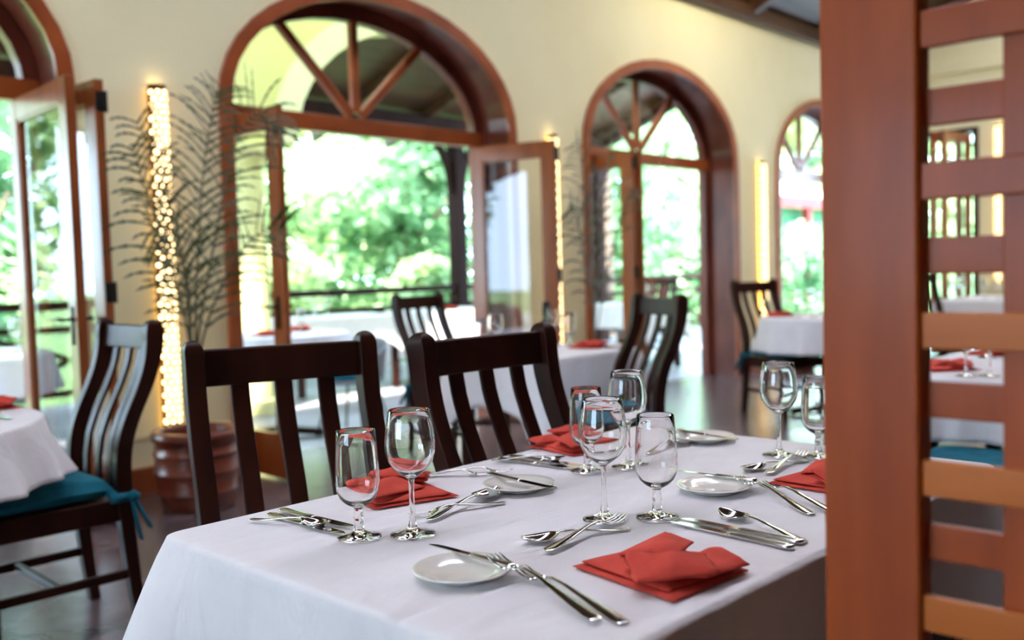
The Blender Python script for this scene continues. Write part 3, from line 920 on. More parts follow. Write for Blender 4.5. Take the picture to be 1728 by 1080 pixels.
def chair_maker():
    r = thing('dining_chair', '', 'chair')
    pr = smooth_prof(post_profile())
    for s in (-1, 1):
        b = MB(); side_solid(b, s * CW - .021, s * CW + .021, pr, True); b.build('back_post', 'chair_wood', r, bevel=.009, seg=3)
    # top rail, gently bowed back
    b = MB(); n = 12; v = []; f = []
    for i in range(n + 1):
        x = -CW + .018 + (2 * CW - .036) * i / n; bow = .012 * (1 - (x / CW) ** 2)
        for (z, dy) in ((.935, -.012), (1.018, -.012), (1.018, .012), (.935, .012)):
            v.append((x, yback(z) + dy + bow, z))
    for i in range(n):
        for k in range(4): f.append((4 * i + k, 4 * i + (k + 1) % 4, 4 * i + 4 + (k + 1) % 4, 4 * i + 4 + k))
    f += [(3, 2, 1, 0), tuple(4 * n + k for k in range(4))]
    b.add(v, f); b.build('top_rail', 'chair_wood', r, bevel=.006)
    for k in range(3):
        x = (-.1, 0, .1)[k]; bow = .012 * (1 - (x / CW) ** 2)
        ps = [(z, yback(z) + bow * min(1, max(0, (z - .45) / .4)), .014) for z in [.43 + .0255 * i for i in range(21)]]
        b = MB(); side_solid(b, x - .021, x + .021, ps); b.build('back_slat', 'chair_wood', r, bevel=.004)
    b = MB()
    b.box(-CW + .018, CW - .018, .208, .236, .37, .445).box(-CW, CW, -.215, -.19, .37, .445)
    for s in (-1, 1): b.box(s * CW - .013, s * CW + .013, -.19, .21, .37, .445)
    b.box(-CW + .01, CW - .01, -.2, .21, .425, .443)
    b.build('seat_frame', 'chair_wood', r, bevel=.005)
    for s in (-1, 1):
        b = MB(); side_solid(b, s * CW - .02, s * CW + .02, [(0, -.2, .032), (.2, -.2, .038), (.445, -.2, .042)]); b.build('front_leg', 'chair_wood', r, bevel=.005)
        MB().box(s * CW - .01, s * CW + .01, -.19, .235, .17, .2).build('side_stretcher', 'chair_wood', r, bevel=.004)
    MB().box(-CW, CW, -.01, .012, .172, .198).build('cross_stretcher', 'chair_wood', r, bevel=.004)
    # cushion: rounded pad
    b = MB(); nx, ny = 18, 18; v = []; f = []
    def cz(u, w): return (1 - abs(u) ** 5) * (1 - abs(w) ** 5)
    for side in (1, -1):
        for j in range(ny + 1):
            for i in range(nx + 1):
                u, w = -1 + 2 * i / nx, -1 + 2 * j / ny
                q = cz(u, w)
                z = .447 + (.034 + .042 * q ** .4 if side == 1 else .034 - .034 * q ** .3)
                sh = 1 + .045 * q ** .25
                v.append((u * CW * sh, -.012 + w * .205 * sh, z))
    o2 = (nx + 1) * (ny + 1)
    for j in range(ny):
        for i in range(nx):
            a = j * (nx + 1) + i
            f.append((a, a + 1, a + nx + 2, a + nx + 1)); f.append((o2 + a, o2 + a + nx + 1, o2 + a + nx + 2, o2 + a + 1))
    for i in range(nx):
        f.append((i, o2 + i, o2 + i + 1, i + 1)); a = ny * (nx + 1) + i; f.append((a, a + 1, o2 + a + 1, o2 + a))
    for j in range(ny):
        a = j * (nx + 1); f.append((a, a + nx + 1, o2 + a + nx + 1, o2 + a)); a += nx; f.append((a, o2 + a, o2 + a + nx + 1, a + nx + 1))
    b.add(v, f); cu = b.build('seat_cushion', 'teal', r, smooth=True)
    for s in (-1, 1):
        b = MB()
        x = s * (CW + .024)
        b.bar((s * CW * .96, .17, .475), (x, .2, .45), .03, .006, (1, 0, 0)); b.bar((x, .17, .452), (x, .245, .45), .03, .006, (1, 0, 0))
        b.bar((x + s * .004, .235, .455), (x + s * .012, .262, .30), .028, .004, (0, 1, 0)); b.bar((x + s * .006, .24, .455), (x + s * .03, .29, .34), .028, .004, (0, 1, 0))
        b.tube([(x + s * .008, .225, .452), (x + s * .016, .24, .455), (x + s * .008, .258, .45)], [.012, .02, .012], 8)
        b.build('cushion_tie', 'teal', cu, smooth=True)
    return r


KCH = Kind(chair_maker)
def chair(backx, backy, rz, label, group=None, z=0):
    """placed by the point on the floor under the middle of its top rail"""
    o = .353
    return KCH.put((backx + o * sin(rz), backy - o * cos(rz), z), rz, label, group)


chair(1.275, 1.91, radians(-20), 'dark slatted chair tucked in at the left end of the near table')
chair(1.675, 1.64, radians(-3), 'dark slatted chair tucked in at the right of the long side of the near table')
chair(1.60, 3.36, radians(-92), 'tall dark chair with teal cushion drawn up to the left round table')
chair(3.90, 2.645, radians(-115), 'dark slatted chair at the right of the square table, before the second doorway')
chair(6.98, 3.82, radians(-20), 'dark slatted chair with bright teal cushion right of the second doorway jamb')
chair(4.20, 4.72, radians(4), 'slatted chair standing alone in the central doorway, teal pad showing at left')
chair(3.34, 1.38, radians(0), 'dark chair hidden mostly by the foreground post, teal seat under the lattice table cloth')
chair(9.45, 3.47, radians(80), 'dark chair at the left end of the farther table seen through the lattice')
chair(10.05, 6.75, radians(-96), 'slatted veranda chair outside the second doorway, nearer of the two', z=ZV)
chair(10.75, 7.35, radians(-90), 'slatted veranda chair outside the second doorway, farther of the two', z=ZV)


# grey wicker tub chairs on thin metal legs (veranda)
def tub_maker():
    r = thing('tub_chair', '', 'chair')
    b = MB(); v = []; f = []; n = 28; rows = 8
    for j in range(rows + 1):
        t = j / rows
        for i in range(n + 1):
            a = radians(-20 + 220 * i / n); hh = .30 * (.55 + .45 * sin(pi * i / n) ** .6)
            rr = .23 + .035 * t
            v.append((rr * cos(a), rr * sin(a), .40 + hh * t))
    for j in range(rows):
        for i in range(n): a = j * (n + 1) + i; f.append((a, a + 1, a + n + 2, a + n + 1))
    o = b.add(v, f).build('shell', 'wicker', r, smooth=True)
    s = o.modifiers.new('thick', 'SOLIDIFY'); s.thickness = .014
    MB().lathe([(0, .385), (.23, .385), (.24, .40), (.23, .415), (0, .415)], 32).build('seat', 'wicker', r, smooth=True)
    MB().lathe([(0, .416), (.19, .416), (.205, .43), (.195, .455), (.1, .465), (0, .466)], 32).build('seat_cushion', 'teal', r, smooth=True)
    for k in range(4):
        a = pi / 4 + k * pi / 2
        MB().tube([(cos(a) * .17, sin(a) * .17, .39), (cos(a) * .28, sin(a) * .28, 0.006)], .009, 8).build('leg', 'iron', r, smooth=True)
    return r


KTB = Kind(tub_maker)
KTB.put((4.42, 5.72, ZV), radians(-70), 'grey wicker tub chair with thin black legs at the round veranda table')
KTB.put((3.75, 6.78, ZV), radians(20), 'grey wicker tub chair on the far side of the round veranda table')
KTB.put((2.6, 6.95, ZV), radians(-20), 'grey wicker tub chair outside the leftmost doorway')


# ================================================================== GLASSWARE
def wine_maker():
    r = thing('wine_glass', '', 'glass')
    n = 48
    # outer: foot, stem, bowl ; inner bowl
    bowl_o = [(.0052, .092), (.010, .096), (.019, .102), (.029, .111), (.0365, .123), (.0405, .138), (.0412, .152), (.0395, .170), (.0365, .188), (.0338, .2045), (.0331, .2062), (.0322, .2052)]
    bowl_i = [(.0348, .188), (.0379, .170), (.0396, .152), (.0389, .138), (.0349, .1245), (.0275, .113), (.0175, .1045), (.008, .1005), (.0001, .0995)]
    MB().lathe(bowl_o + bowl_i, n).build('bowl', 'glass', r, smooth=True)
    MB().lathe([(.0085, .012), (.0062, .020), (.0048, .035), (.0042, .055), (.0042, .075), (.0046, .086), (.0052, .092)], n).build('stem', 'glass', r, smooth=True)
    MB().lathe([(.0001, .0009), (.02, .0006), (.035, .0002), (.0372, .0012), (.0368, .0028), (.026, .0048), (.015, .0078), (.0085, .012)], n).build('foot', 'glass', r, smooth=True)
    return r


def goblet_maker():
    r = thing('water_goblet', '', 'glass')
    n = 48
    bo = [(.0072, .049), (.012, .0525), (.021, .058), (.029, .066), (.0345, .078), (.0362, .092), (.0358, .108), (.0345, .130), (.0330, .152), (.0316, .1745), (.0310, .1760), (.0302, .1750)]
    bi = [(.0314, .152), (.0329, .130), (.0342, .108), (.0346, .092), (.0330, .080), (.0277, .069), (.0195, .0615), (.010, .0578), (.0001, .0568)]
    MB().lathe(bo + bi, n).build('bowl', 'glass', r, smooth=True)
    MB().lathe([(.0095, .012), (.0078, .018), (.0070, .026), (.0072, .030), (.0084, .034), (.0070, .039), (.0066, .044), (.0072, .049)], n).build('stem', 'glass', r, smooth=True)
    MB().lathe([(.0001, .0009), (.02, .0006), (.034, .0002), (.0362, .0012), (.0358, .0030), (.026, .0052), (.016, .0080), (.0095, .012)], n).build('foot', 'glass', r, smooth=True)
    return r


KW, KG = Kind(wine_maker), Kind(goblet_maker)
ZC = ZT + .0012
KW.put((1.022, 1.180, ZC), 0, 'wine glass right of the leftmost goblet on the near table')
KG.put((0.958, 1.238, ZC), 0, 'leftmost stemmed goblet on the near table, before the first red napkin')
KW.put((1.283, 0.988, ZC), 0, 'front wine glass of the middle cluster on the near table')
KG.put((1.347, 0.925, ZC), 0, 'front goblet at the right of the middle cluster on the near table')
KG.put((1.572, 1.252, ZC), 0, 'back goblet at the left of the middle cluster on the near table')
KW.put((1.653, 1.205, ZC), 0, 'tallest rear wine glass of the middle cluster on the near table')
KW.put((1.944, 1.008, ZC), 0, 'wine glass standing alone near the right, left of the post')
KG.put((1.972, 0.930, ZC), 0, 'goblet partly cut off by the foreground post')
for kk, x, y, l in ((KG, 3.475, 3.43, 'goblet at the left on the square table behind the chairs'), (KW, 3.515, 3.37, 'wine glass at the left on the square table behind the chairs'),
                 (KW, 4.03, 3.42, 'wine glass in front of the black capped bottle'), (KG, 4.09, 3.36, 'goblet right of the black capped bottle'),
                 (KW, 6.80, 3.36, 'wine glass left on the round table by the third arch'), (KG, 6.88, 3.28, 'goblet second from left on the round table by the third arch'),
                 (KW, 7.16, 3.42, 'wine glass right on the round table by the third arch'), (KG, 7.25, 3.40, 'goblet right on the round table by the third arch'),
                 (KW, 3.61, 1.145, 'wine glass left on the nearer lattice table'), (KW, 3.64, 1.075, 'wine glass right on the nearer lattice table'),
                 (KG, 4.3, 1.28, 'goblet at the back of the nearer lattice table'), 
                 (KW, 9.95, 3.27, 'leftmost wine glass on the farther lattice table'), (KW, 10.2, 3.27, 'second wine glass from left on the farther lattice table'),
                 (KW, 10.22, 3.06, 'third wine glass from left on the farther lattice table'), (KW, 9.97, 2.86, 'rightmost wine glass on the farther lattice table'),
                 (KW, 3.90, 5.86, 'wine glass near on the round veranda table'), (KG, 3.97, 5.95, 'goblet near on the round veranda table'),
                 (KW, 4.16, 6.2, 'wine glass far on the round veranda table'), (KG, 4.25, 6.1, 'goblet far on the round veranda table'),
                 (KW, 2.25, 6.2, 'wine glass on the round table outside the leftmost doorway'), (KG, 2.37, 6.2, 'goblet on the round table outside the leftmost doorway'),
                 (KW, 2.36, 6.45, 'rear wine glass outside the leftmost doorway'),
                 (KW, 7.6, 7.6, 'wine glass on the veranda table behind the lone chair'), (KG, 7.68, 7.52, 'goblet on the veranda table behind the lone chair'),
                 (KW, 8.82, 6.42, 'wine glass left on the table outside the second doorway'), (KG, 8.92, 6.38, 'goblet left on the table outside the second doorway'),
                 (KW, 9.15, 6.4, 'wine glass right on the table outside the second doorway'),
                 (KW, 5.75, 7.8, 'wine glass on the long veranda table'), (KG, 5.62, 7.84, 'goblet on the long veranda table')):
    kk.put((x, y, ZC), 0, l)
r = thing('bottle', 'slim dark bottle with a black cap on the square table', 'bottle', (4.06, 3.50, ZC))
MB().lathe([(0, 0), (.03, 0), (.032, .006), (.032, .12), (.028, .14), (.018, .155)], 28).build('body', 'bottle', r, smooth=True)
MB().lathe([(.018, .155), (.022, .158), (.022, .235), (.018, .24), (0, .24)], 28).build('cap', 'iron', r, smooth=True)


# ================================================================== PLATES, CUTLERY
def plate_maker():
    r = thing('bread_plate', '', 'plate')
    R = .0705
    MB().lathe([(.0001, .001), (.038, .001), (.042, .0), (.044, .002), (.058, .0085), (R - .0005, .0125), (R, .0138), (R - .0012, .0146), (.060, .0115), (.050, .0078), (.0455, .0056), (.043, .0044), (.0001, .0042)], 64).build('dish', 'china', r, smooth=True)
    return r


def fork_maker():
    r = thing('fork', '', 'fork')   # 0.20 long, tip at +x
    st = [(0, 0, .003, .0030, .0012), (.003, 0, .0078, .0030, .0014), (.015, 0, .0098, .0030, .0014), (.04, 0, .0082, .0052, .0016), (.075, 0, .0052, .0092, .0019), (.105, 0, .0034, .0128, .0021), (.125, 0, .0030, .0138, .0020), (.135, 0, .0042, .0128, .0016), (.141, 0, .0085, .0108, .0013)]
    MB().strip(st, 10).build('handle', 'steel', r, smooth=True)
    b = MB(); b.strip([(.1405, 0, .0082, .0108, .0013), (.146, 0, .0115, .0084, .0011), (.152, 0, .0122, .0062, .0011), (.158, 0, .0122, .0048, .0010)], 10)
    for k in range(4):
        y = (-.0099, -.0033, .0033, .0099)[k]
        b.strip([(.156, y, .0024, .0050, .0010), (.168, y, .0021, .0034, .0010), (.182, y * .98, .0019, .0040, .0010), (.194, y * .96, .0016, .0068, .0009), (.200, y * .95, .0006, .0086, .0004)], 8)
    b.build('tines', 'steel', r, smooth=True)
    return r


def spoon_maker():
    r = thing('spoon', '', 'spoon')
    st = [(0, 0, .003, .0030, .0012), (.003, 0, .0078, .0030, .0014), (.015, 0, .0098, .0030, .0014), (.04, 0, .0080, .0052, .0016), (.075, 0, .0050, .0092, .0019), (.105, 0, .0034, .0126, .0021), (.125, 0, .0030, .0132, .0020), (.136, 0, .0036, .0122, .0016)]
    MB().strip(st, 10).build('handle', 'steel', r, smooth=True)
    b = MB(); nu, nv = 18, 12; v = []; f = []
    for side in (0, 1):
        for i in range(nu + 1):
            u = i / nu
            x = .132 + .068 * u
            w = .0215 * (sin(pi * u ** .82) ** .62) if 0 < u < 1 else .0
            w = max(w, .0032 if u < .5 else .0006)
            for j in range(nv + 1):
                q = -1 + 2 * j / nv
                rim = .0118 - .004 * sin(pi * u)
                dep = .0095 * sin(pi * min(1, u * 1.02)) ** .7 * (1 - q * q)
                v.append((x, w * q, rim - dep + (.0 if side else .0011)))
    o2 = (nu + 1) * (nv + 1)
    for i in range(nu):
        for j in range(nv):
            a = i * (nv + 1) + j
            f.append((a, a + nv + 1, a + nv + 2, a + 1)); f.append((o2 + a, o2 + a + 1, o2 + a + nv + 2, o2 + a + nv + 1))
    for i in range(nu):
        a = i * (nv + 1); f.append((a, o2 + a, o2 + a + nv + 1, a + nv + 1)); a += nv; f.append((a, a + nv + 1, o2 + a + nv + 1, o2 + a))
    b.add(v, f).build('bowl', 'steel', r, smooth=True)
    return r


def knife_maker():
    r = thing('table_knife', '', 'knife')
    MB().strip([(0, 0, .004, .0045, .002), (.002, 0, .0088, .0045, .0036), (.01, 0, .0102, .0046, .0040), (.03, 0, .0092, .0046, .0040), (.07, 0, .0078, .0046, .0038), (.095, 0, .0070, .0046, .0036), (.10, 0, .0060, .0046, .0024)], 12).build('handle', 'steel_soft', r, smooth=True)
    b = MB(); v = []; f = []
    prof = [(.099, -.006, .006), (.104, -.0085, .0068), (.115, -.0092, .0072), (.15, -.0095, .0074), (.175, -.0088, .0074), (.188, -.0066, .0072), (.196, -.003, .0066), (.200, .003, .0048)]
    for x, a, c in prof: v += [(x, a, .0043), (x, c, .0037), (x, c, .0058), (x, a, .0049)]
    for i in range(len(prof) - 1):
        for k in range(4): f.append((4 * i + (k + 1) % 4, 4 * i + k, 4 * i + 4 + k, 4 * i + 4 + (k + 1) % 4))
    f += [(0, 1, 2, 3), tuple(4 * (len(prof) - 1) + 3 - k for k in range(4))]
    b.add(v, f).build('blade', 'steel', r, smooth=False)
    return r


KF, KS, KK, KPL = Kind(fork_maker), Kind(spoon_maker), Kind(knife_maker), Kind(plate_maker)


def lay(kind, tip, end, label, z=ZT + .0005, lmin=.15, lmax=.27, keep='tip', width=1.0, tilt=0, roll=0):
    """cutlery from handle end to tip (table-top coordinates)"""
    t, e = Vector(tip), Vector(end); d = t - e; L = min(max(d.length, lmin), lmax); d.normalize()
    if keep == 'tip': e = t - d * L
    s = L / .2
    o = kind.put((e.x, e.y, z), math.atan2(d.y, d.x), label, 'cutlery on the near table', (s, max(.85, min(s, 1.1)) * width, 1.0))
    o.rotation_euler = (roll, -tilt, math.atan2(d.y, d.x))
    return o


NEAR = 'front place setting'
# setting C: front
KPL.put((.924, .964, ZC), 0, 'white bread plate at the front left of the near table', 'bread plates on the near table')
lay(KK, (.966, 1.076), (.963, .90), 'butter knife lying across the front bread plate', z=ZT + .0128, width=.85)
lay(KF, (.973, .952), (.894, .694), 'left of the two crossing forks beside the front bread plate', lmax=.26, z=ZT + .0035, tilt=radians(2.6))
lay(KF, (.988, .915), (.911, .663), 'right of the two crossing forks at the front edge of the near table', lmax=.25, keep='tip', z=ZT + .0008)
lay(KF, (1.301, .963), (1.043, .935), 'fork laid over a spoon between the front napkin and the front wine glass', lmax=.23, z=ZT + .004)
lay(KS, (1.087, 1.003), (1.214, .94), 'spoon under the fork in front of the middle glasses', lmin=.19, lmax=.2, keep='tip')
lay(KK, (1.328, .883), (1.312, .660), 'front one of two dinner knives right of the front napkin')
lay(KK, (1.354, .884), (1.345, .660), 'second dinner knife right of the front napkin, next to the spoon', z=ZT + .001)
lay(KS, (1.427, .852), (1.356, .662), 'spoon with reddish bowl at the right end of the front knives')
# setting D: right
KPL.put((1.568, .948, ZC), 0, 'white bread plate right of the middle glass cluster', 'bread plates on the near table')
lay(KK, (1.617, 1.065), (1.631, .893), 'butter knife on the bread plate right of the middle glasses', z=ZT + .0128, width=.85)
lay(KF, (1.636, .938), (1.485, .683), 'lower of two forks running under the foreground post', lmax=.25, z=ZT + .001, tilt=radians(2.8))
lay(KF, (1.652, .898), (1.534, .693), 'upper of two forks running under the foreground post', lmax=.25, z=ZT + .004)
lay(KF, (1.973, .964), (1.685, .922), 'fork crossing a spoon below the lone right wine glass', lmax=.23, z=ZT + .004)
lay(KS, (1.739, .988), (1.888, .939), 'spoon crossing a fork below the lone right wine glass', lmin=.19)
# setting A: far left
KPL.put((1.364, 1.258, ZC), 0, 'white bread plate behind the first red napkin, knife across it', 'bread plates on the near table')
lay(KK, (1.358, 1.159), (1.379, 1.353), 'butter knife on the bread plate of the far left setting', z=ZT + .0128, width=.85)
lay(KK, (.983, 1.291), (.979, 1.49), 'rear dinner knife left of the leftmost goblet', z=ZT + .001)
lay(KK, (.949, 1.271), (.948, 1.481), 'front dinner knife left of the leftmost goblet')
lay(KS, (.952, 1.35), (.905, 1.475), 'small spoon at the left end of the near table', lmin=.165, lmax=.17, keep='end', z=ZT + .003)
lay(KS, (1.314, 1.267), (1.075, 1.215), 'spoon with copper-coloured bowl right of the leftmost wine glass', lmax=.23, z=ZT + .003)
lay(KF, (1.085, 1.262), (1.22, 1.218), 'fork crossing the spoon right of the leftmost wine glass', lmin=.19)
lay(KF, (1.431, 1.387), (1.341, 1.484), 'left fork at the far edge before the right slatted chair', lmin=.19)
lay(KF, (1.466, 1.366), (1.366, 1.468), 'right fork at the far edge, tines over the plate', lmin=.19, z=ZT + .003)
# setting B: far right
KPL.put((2.009, 1.236, ZC), 0, 'white bread plate at the far right corner of the near table', 'bread plates on the near table')
lay(KK, (1.985, 1.134), (2.015, 1.317), 'butter knife on the far right bread plate', z=ZT + .0128, width=.85)
lay(KK, (1.568, 1.272), (1.548, 1.489), 'front dinner knife left of the rear goblet')
lay(KK, (1.592, 1.283), (1.588, 1.492), 'rear dinner knife left of the rear goblet', z=ZT + .001)
lay(KS, (1.579, 1.386), (1.515, 1.478), 'small spoon lying on the knives left of the rear goblet', lmin=.165, lmax=.17, keep='end', z=ZT + .005)
lay(KS, (1.962, 1.25), (1.78, 1.253), 'spoon with copper-coloured bowl before the far right plate', z=ZT + .003, lmin=.19)
lay(KF, (2.105, 1.375), (1.97, 1.26), 'fork beside the far right bread plate', lmin=.19)


# ================================================================== NAPKINS
def sheet(b, poly, z0, h, puff=.004, n=14, seed=0, wr=.0015):
    """soft folded pad over a quadrilateral: 4 corners, bottom z0, thickness h, puffed and wrinkled"""
    rng = random.Random(seed); ph = [rng.uniform(0, 6) for _ in range(4)]
    P = [Vector((p[0], p[1], 0)) for p in poly]; dz = [p[2] if len(p) > 2 else 0 for p in poly]
    v = []; f = []
    for side in (0, 1):
        for j in range(n + 1):
            for i in range(n + 1):
                u, w = i / n, j / n
                q = P[0] * (1 - u) * (1 - w) + P[1] * u * (1 - w) + P[2] * u * w + P[3] * (1 - u) * w
                lift = dz[0] * (1 - u) * (1 - w) + dz[1] * u * (1 - w) + dz[2] * u * w + dz[3] * (1 - u) * w
                e = min(1, 5 * min(u, 1 - u, w, 1 - w) + .02) ** .4
                wv = wr * (sin(9 * u + 3 * w + ph[0]) + sin(7 * w - 5 * u + ph[1]))
                # edges wander slightly
                q = q + Vector((.0022 * sin(11 * w + ph[2]), .0022 * sin(10 * u + ph[3]), 0))
                z = z0 + lift + (h * .5 + (h * .5 + puff * sin(pi * u) * sin(pi * w) + wv) * e if side else h * .5 - h * .5 * e)
                v.append((q.x, q.y, max(z, z0 * .999)))
    o2 = (n + 1) ** 2
    for j in range(n):
        for i in range(n):
            a = j * (n + 1) + i
            f.append((a, a + n + 1, a + n + 2, a + 1)); f.append((o2 + a, o2 + a + 1, o2 + a + n + 2, o2 + a + n + 1))
    for i in range(n):
        f.append((i, i + 1, o2 + i + 1, o2 + i)); a = n * (n + 1) + i; f.append((a, o2 + a, o2 + a + 1, a + 1))
    for j in range(n):
        a = j * (n + 1); f.append((a, o2 + a, o2 + a + n + 1, a + n + 1)); a += n; f.append((a, a + n + 1, o2 + a + n + 1, o2 + a))
    b.add(v, f)


def napkin_maker():
    """folded napkin; local frame = world frame of the front setting, centred at (1.115, .76)"""
    r = thing('napkin', '', 'napkin')
    C = (1.112, .760)
    def L(*pts): return [(p[0] - C[0], p[1] - C[1]) + tuple(p[2:]) for p in pts]
    b = MB()
    sheet(b, L((1.048, .862), (1.012, .674), (1.178, .662), (1.212, .822)), 0, .006, .004, seed=1)
    sheet(b, L((1.056, .856), (1.024, .690), (1.168, .676), (1.205, .815)), .0055, .006, .007, seed=2)
    b.build('base_fold', 'napkin', r, smooth=True)
    b = MB(); sheet(b, L((1.085, .815, .004), (1.100, .725, .012), (1.172, .742, .013), (1.214, .822, .006)), .0115, .009, .006, seed=3); b.build('back_fold', 'napkin', r, smooth=True)
    b = MB()
    sheet(b, L((1.060, .783, .006), (1.124, .698, .006), (1.092, .664, .0), (1.008, .726, .0)), .012, .010, .004, seed=6)
    sheet(b, L((1.062, .783, .013), (1.126, .698, .013), (1.085, .652, .006), (.998, .720, .001)), .014, .011, .007, n=20, seed=4, wr=.0022)
    b.build('front_fold', 'napkin', r, smooth=True)
    b = MB(); sheet(b, L((1.140, .742, .004), (1.082, .664, .002), (1.168, .652, .0), (1.196, .705, .003)), .0115, .008, .008, seed=5, wr=.002); b.build('side_fold', 'napkin', r, smooth=True)
    return r


KN = Kind(napkin_maker)
NG = 'red folded napkins'
KN.put((1.112, .760, ZC), 0, 'red folded napkin at the front edge of the near table')
KN.put((1.19, 1.415, ZC), radians(176), 'red folded napkin behind the leftmost glasses')
KN.put((1.77, 1.44, ZC), radians(183), 'red folded napkin at the far edge, left of the rear goblet')
KN.put((1.755, .80, ZC), radians(8), 'red folded napkin half hidden by the foreground post')
for x, y, a, l in ((4.0, 3.17, 30, 'red napkin at the front of the square table behind the chairs'), (1.17, 3.56, 100, 'red napkin on the left round table'),
                   (6.86, 3.55, 80, 'red napkin on the round table by the third arch'), (3.78, 1.28, 60, 'red napkin at left on the nearer lattice table'),
                   (4.45, 1.30, 0, 'red napkin at the back of the nearer lattice table'), (3.86, 5.98, 20, 'red napkin at left on the round veranda table'),
                   (4.28, 6.2, 80, 'red napkin at right on the round veranda table'), (2.0, 6.1, 40, 'red napkin left on the table outside the leftmost doorway'),
                   (2.43, 6.35, 10, 'red napkin right on the table outside the leftmost doorway'), (7.3, 7.7, 10, 'red napkin on the veranda table behind the lone chair'),
                   (9.1, 6.6, 10, 'red napkin on the table outside the second doorway')):
    KN.put((x, y, ZC), radians(a), l)
# plates on the left round table
KPL.put((1.05, 3.33, ZC), 0, 'white plate at the front of the left round table', None, 1.35)
lay(KK, (1.13, 3.2), (1.13, 3.42), 'knife at the edge of the left round table', z=ZT + .002)['group'] = 'cutlery on the left round table'
KPL.put((4.08, 3.06, ZC), 0, 'white bread plate on the square table behind the chairs')


# ================================================================== WALL LAMPS
def lamp_maker():
    r = thing('wall_lamp', '', 'lamp')   # origin on the wall, at the bottom end; room side is -y
    H, R = 1.90, .052
    b = MB(); n = 14; v = []
    for z in (0, H):
        for i in range(n + 1):
            a = pi + pi * i / n; v.append((R * .93 * cos(a), -.03 + R * .93 * sin(a), z))
    b.add(v, [(i, i + 1, n + 2 + i, n + 1 + i) for i in range(n)]); b.build('shell', 'brass', r, smooth=True)
    b = MB(); row = .036; k = 0
    for j in range(int(H / row)):
        z = .02 + row * j
        for c in range(4 if j % 2 else 3):
            a = pi * 1.5 + (c - (1.5 if j % 2 else 1)) * radians(43)
            cx, cy = R * cos(a), -.03 + R * sin(a); nx, ny = cos(a), sin(a); tx, ty = -sin(a), cos(a)
            rad = .0142 + .0016 * sin(j * 2.3 + c * 1.7)
            vs = [(cx + nx * .002, cy + ny * .002, z)] + [(cx + tx * rad * cos(q * pi / 5), cy + ty * rad * cos(q * pi / 5), z + rad * sin(q * pi / 5)) for q in range(10)]
            b.add(vs, [(0, 1 + q, 1 + (q + 1) % 10) for q in range(10)])
    b.build('diffuser', 'lamp', r, smooth=False)
    b = MB()
    for s in (-1, 1): b.box(s * .030 - .004, s * .030 + .004, -.022, -.004, .01, H - .01)
    b.build('side_glow_strip', 'lamp_glow', r)
    b = MB(); b.box(-.04, .04, -.004, 0, 0, H); b.build('back_plate', 'brass', r)
    b = MB(); b.lathe([(0, H - .004), (.035, H - .004)], 16, c=(0, -.045, 0)); b.build('upper_bulb', 'lamp', r)
    return r


KL = Kind(lamp_maker)
for x, l in ((2.622, 'tall glowing perforated wall lamp behind the left potted palm'), (5.95, 'glowing wall lamp mostly hidden behind the right leaf of the central doorway'), (9.375, 'tall glowing wall lamp left of the third arch')):
    KL.put((x, D, .335), 0, l)
KL.put((X_END, 3.60, .84), radians(-90), 'tall glowing wall lamp on the end wall behind the lattice')


# ================================================================== POTTED PALMS
def frond(b, base, pts, nleaf, llen, rng, droop=.3, w=.0095):
    """rachis through points; leaflets along the outer two thirds"""
    P = [Vector(base)] + [Vector(p) for p in pts]
    # resample
    res = []
    for i in range(len(P) - 1):
        p0, p1, p2, p3 = P[max(i - 1, 0)], P[i], P[i + 1], P[min(i + 2, len(P) - 1)]
        for k in range(10):
            t = k / 10
            res.append(.5 * (2 * p1 + (p2 - p0) * t + (2 * p0 - 5 * p1 + 4 * p2 - p3) * t * t + (3 * p1 - p0 - 3 * p2 + p3) * t ** 3))
    res.append(P[-1])
    m = len(res)
    rach = MB(); rach.tube(res, [.008 * (1 - .8 * i / m) for i in range(m)], 6)
    for k in range(nleaf):
        t = .34 + .66 * k / (nleaf - 1); i = min(int(t * (m - 1)), m - 2)
        p = res[i].lerp(res[i + 1], t * (m - 1) - i); d = (res[i + 1] - res[i]).normalized()
        sd = d.cross(Vector((0.25, -1, .1))).normalized()
        for s in (-1, 1):
            L = llen * 1.12 * (1 - .55 * abs(t - .55) / .5) * rng.uniform(.8, 1.15)
            a = rng.uniform(-.35, .35)
            dr = (sd * s * cos(a) + Vector((0.3, -1, 0)).normalized() * sin(a) + d * .75).normalized()
            pts2 = [p]; cur = p.copy(); dd = dr.copy()
            for q in range(5):
                dd = (dd + Vector((0, 0, -droop * .22 * (q + .4)))).normalized(); cur = cur + dd * L / 5; pts2.append(cur.copy())
            for q in range(5):
                t0 = (pts2[q + 1] - pts2[q]).normalized(); sn = t0.cross(Vector((.4, -1, .3))).normalized()
                w0 = w * sin(pi * min(1, .15 + .85 * (1 - q / 5))) if q else w * .6
                w1 = w * (1 - (q + 1) / 5) + .0004
                b.add([pts2[q] - sn * w0, pts2[q] + sn * w0, pts2[q + 1] + sn * w1, pts2[q + 1] - sn * w1], [(0, 1, 2, 3)])
    return rach


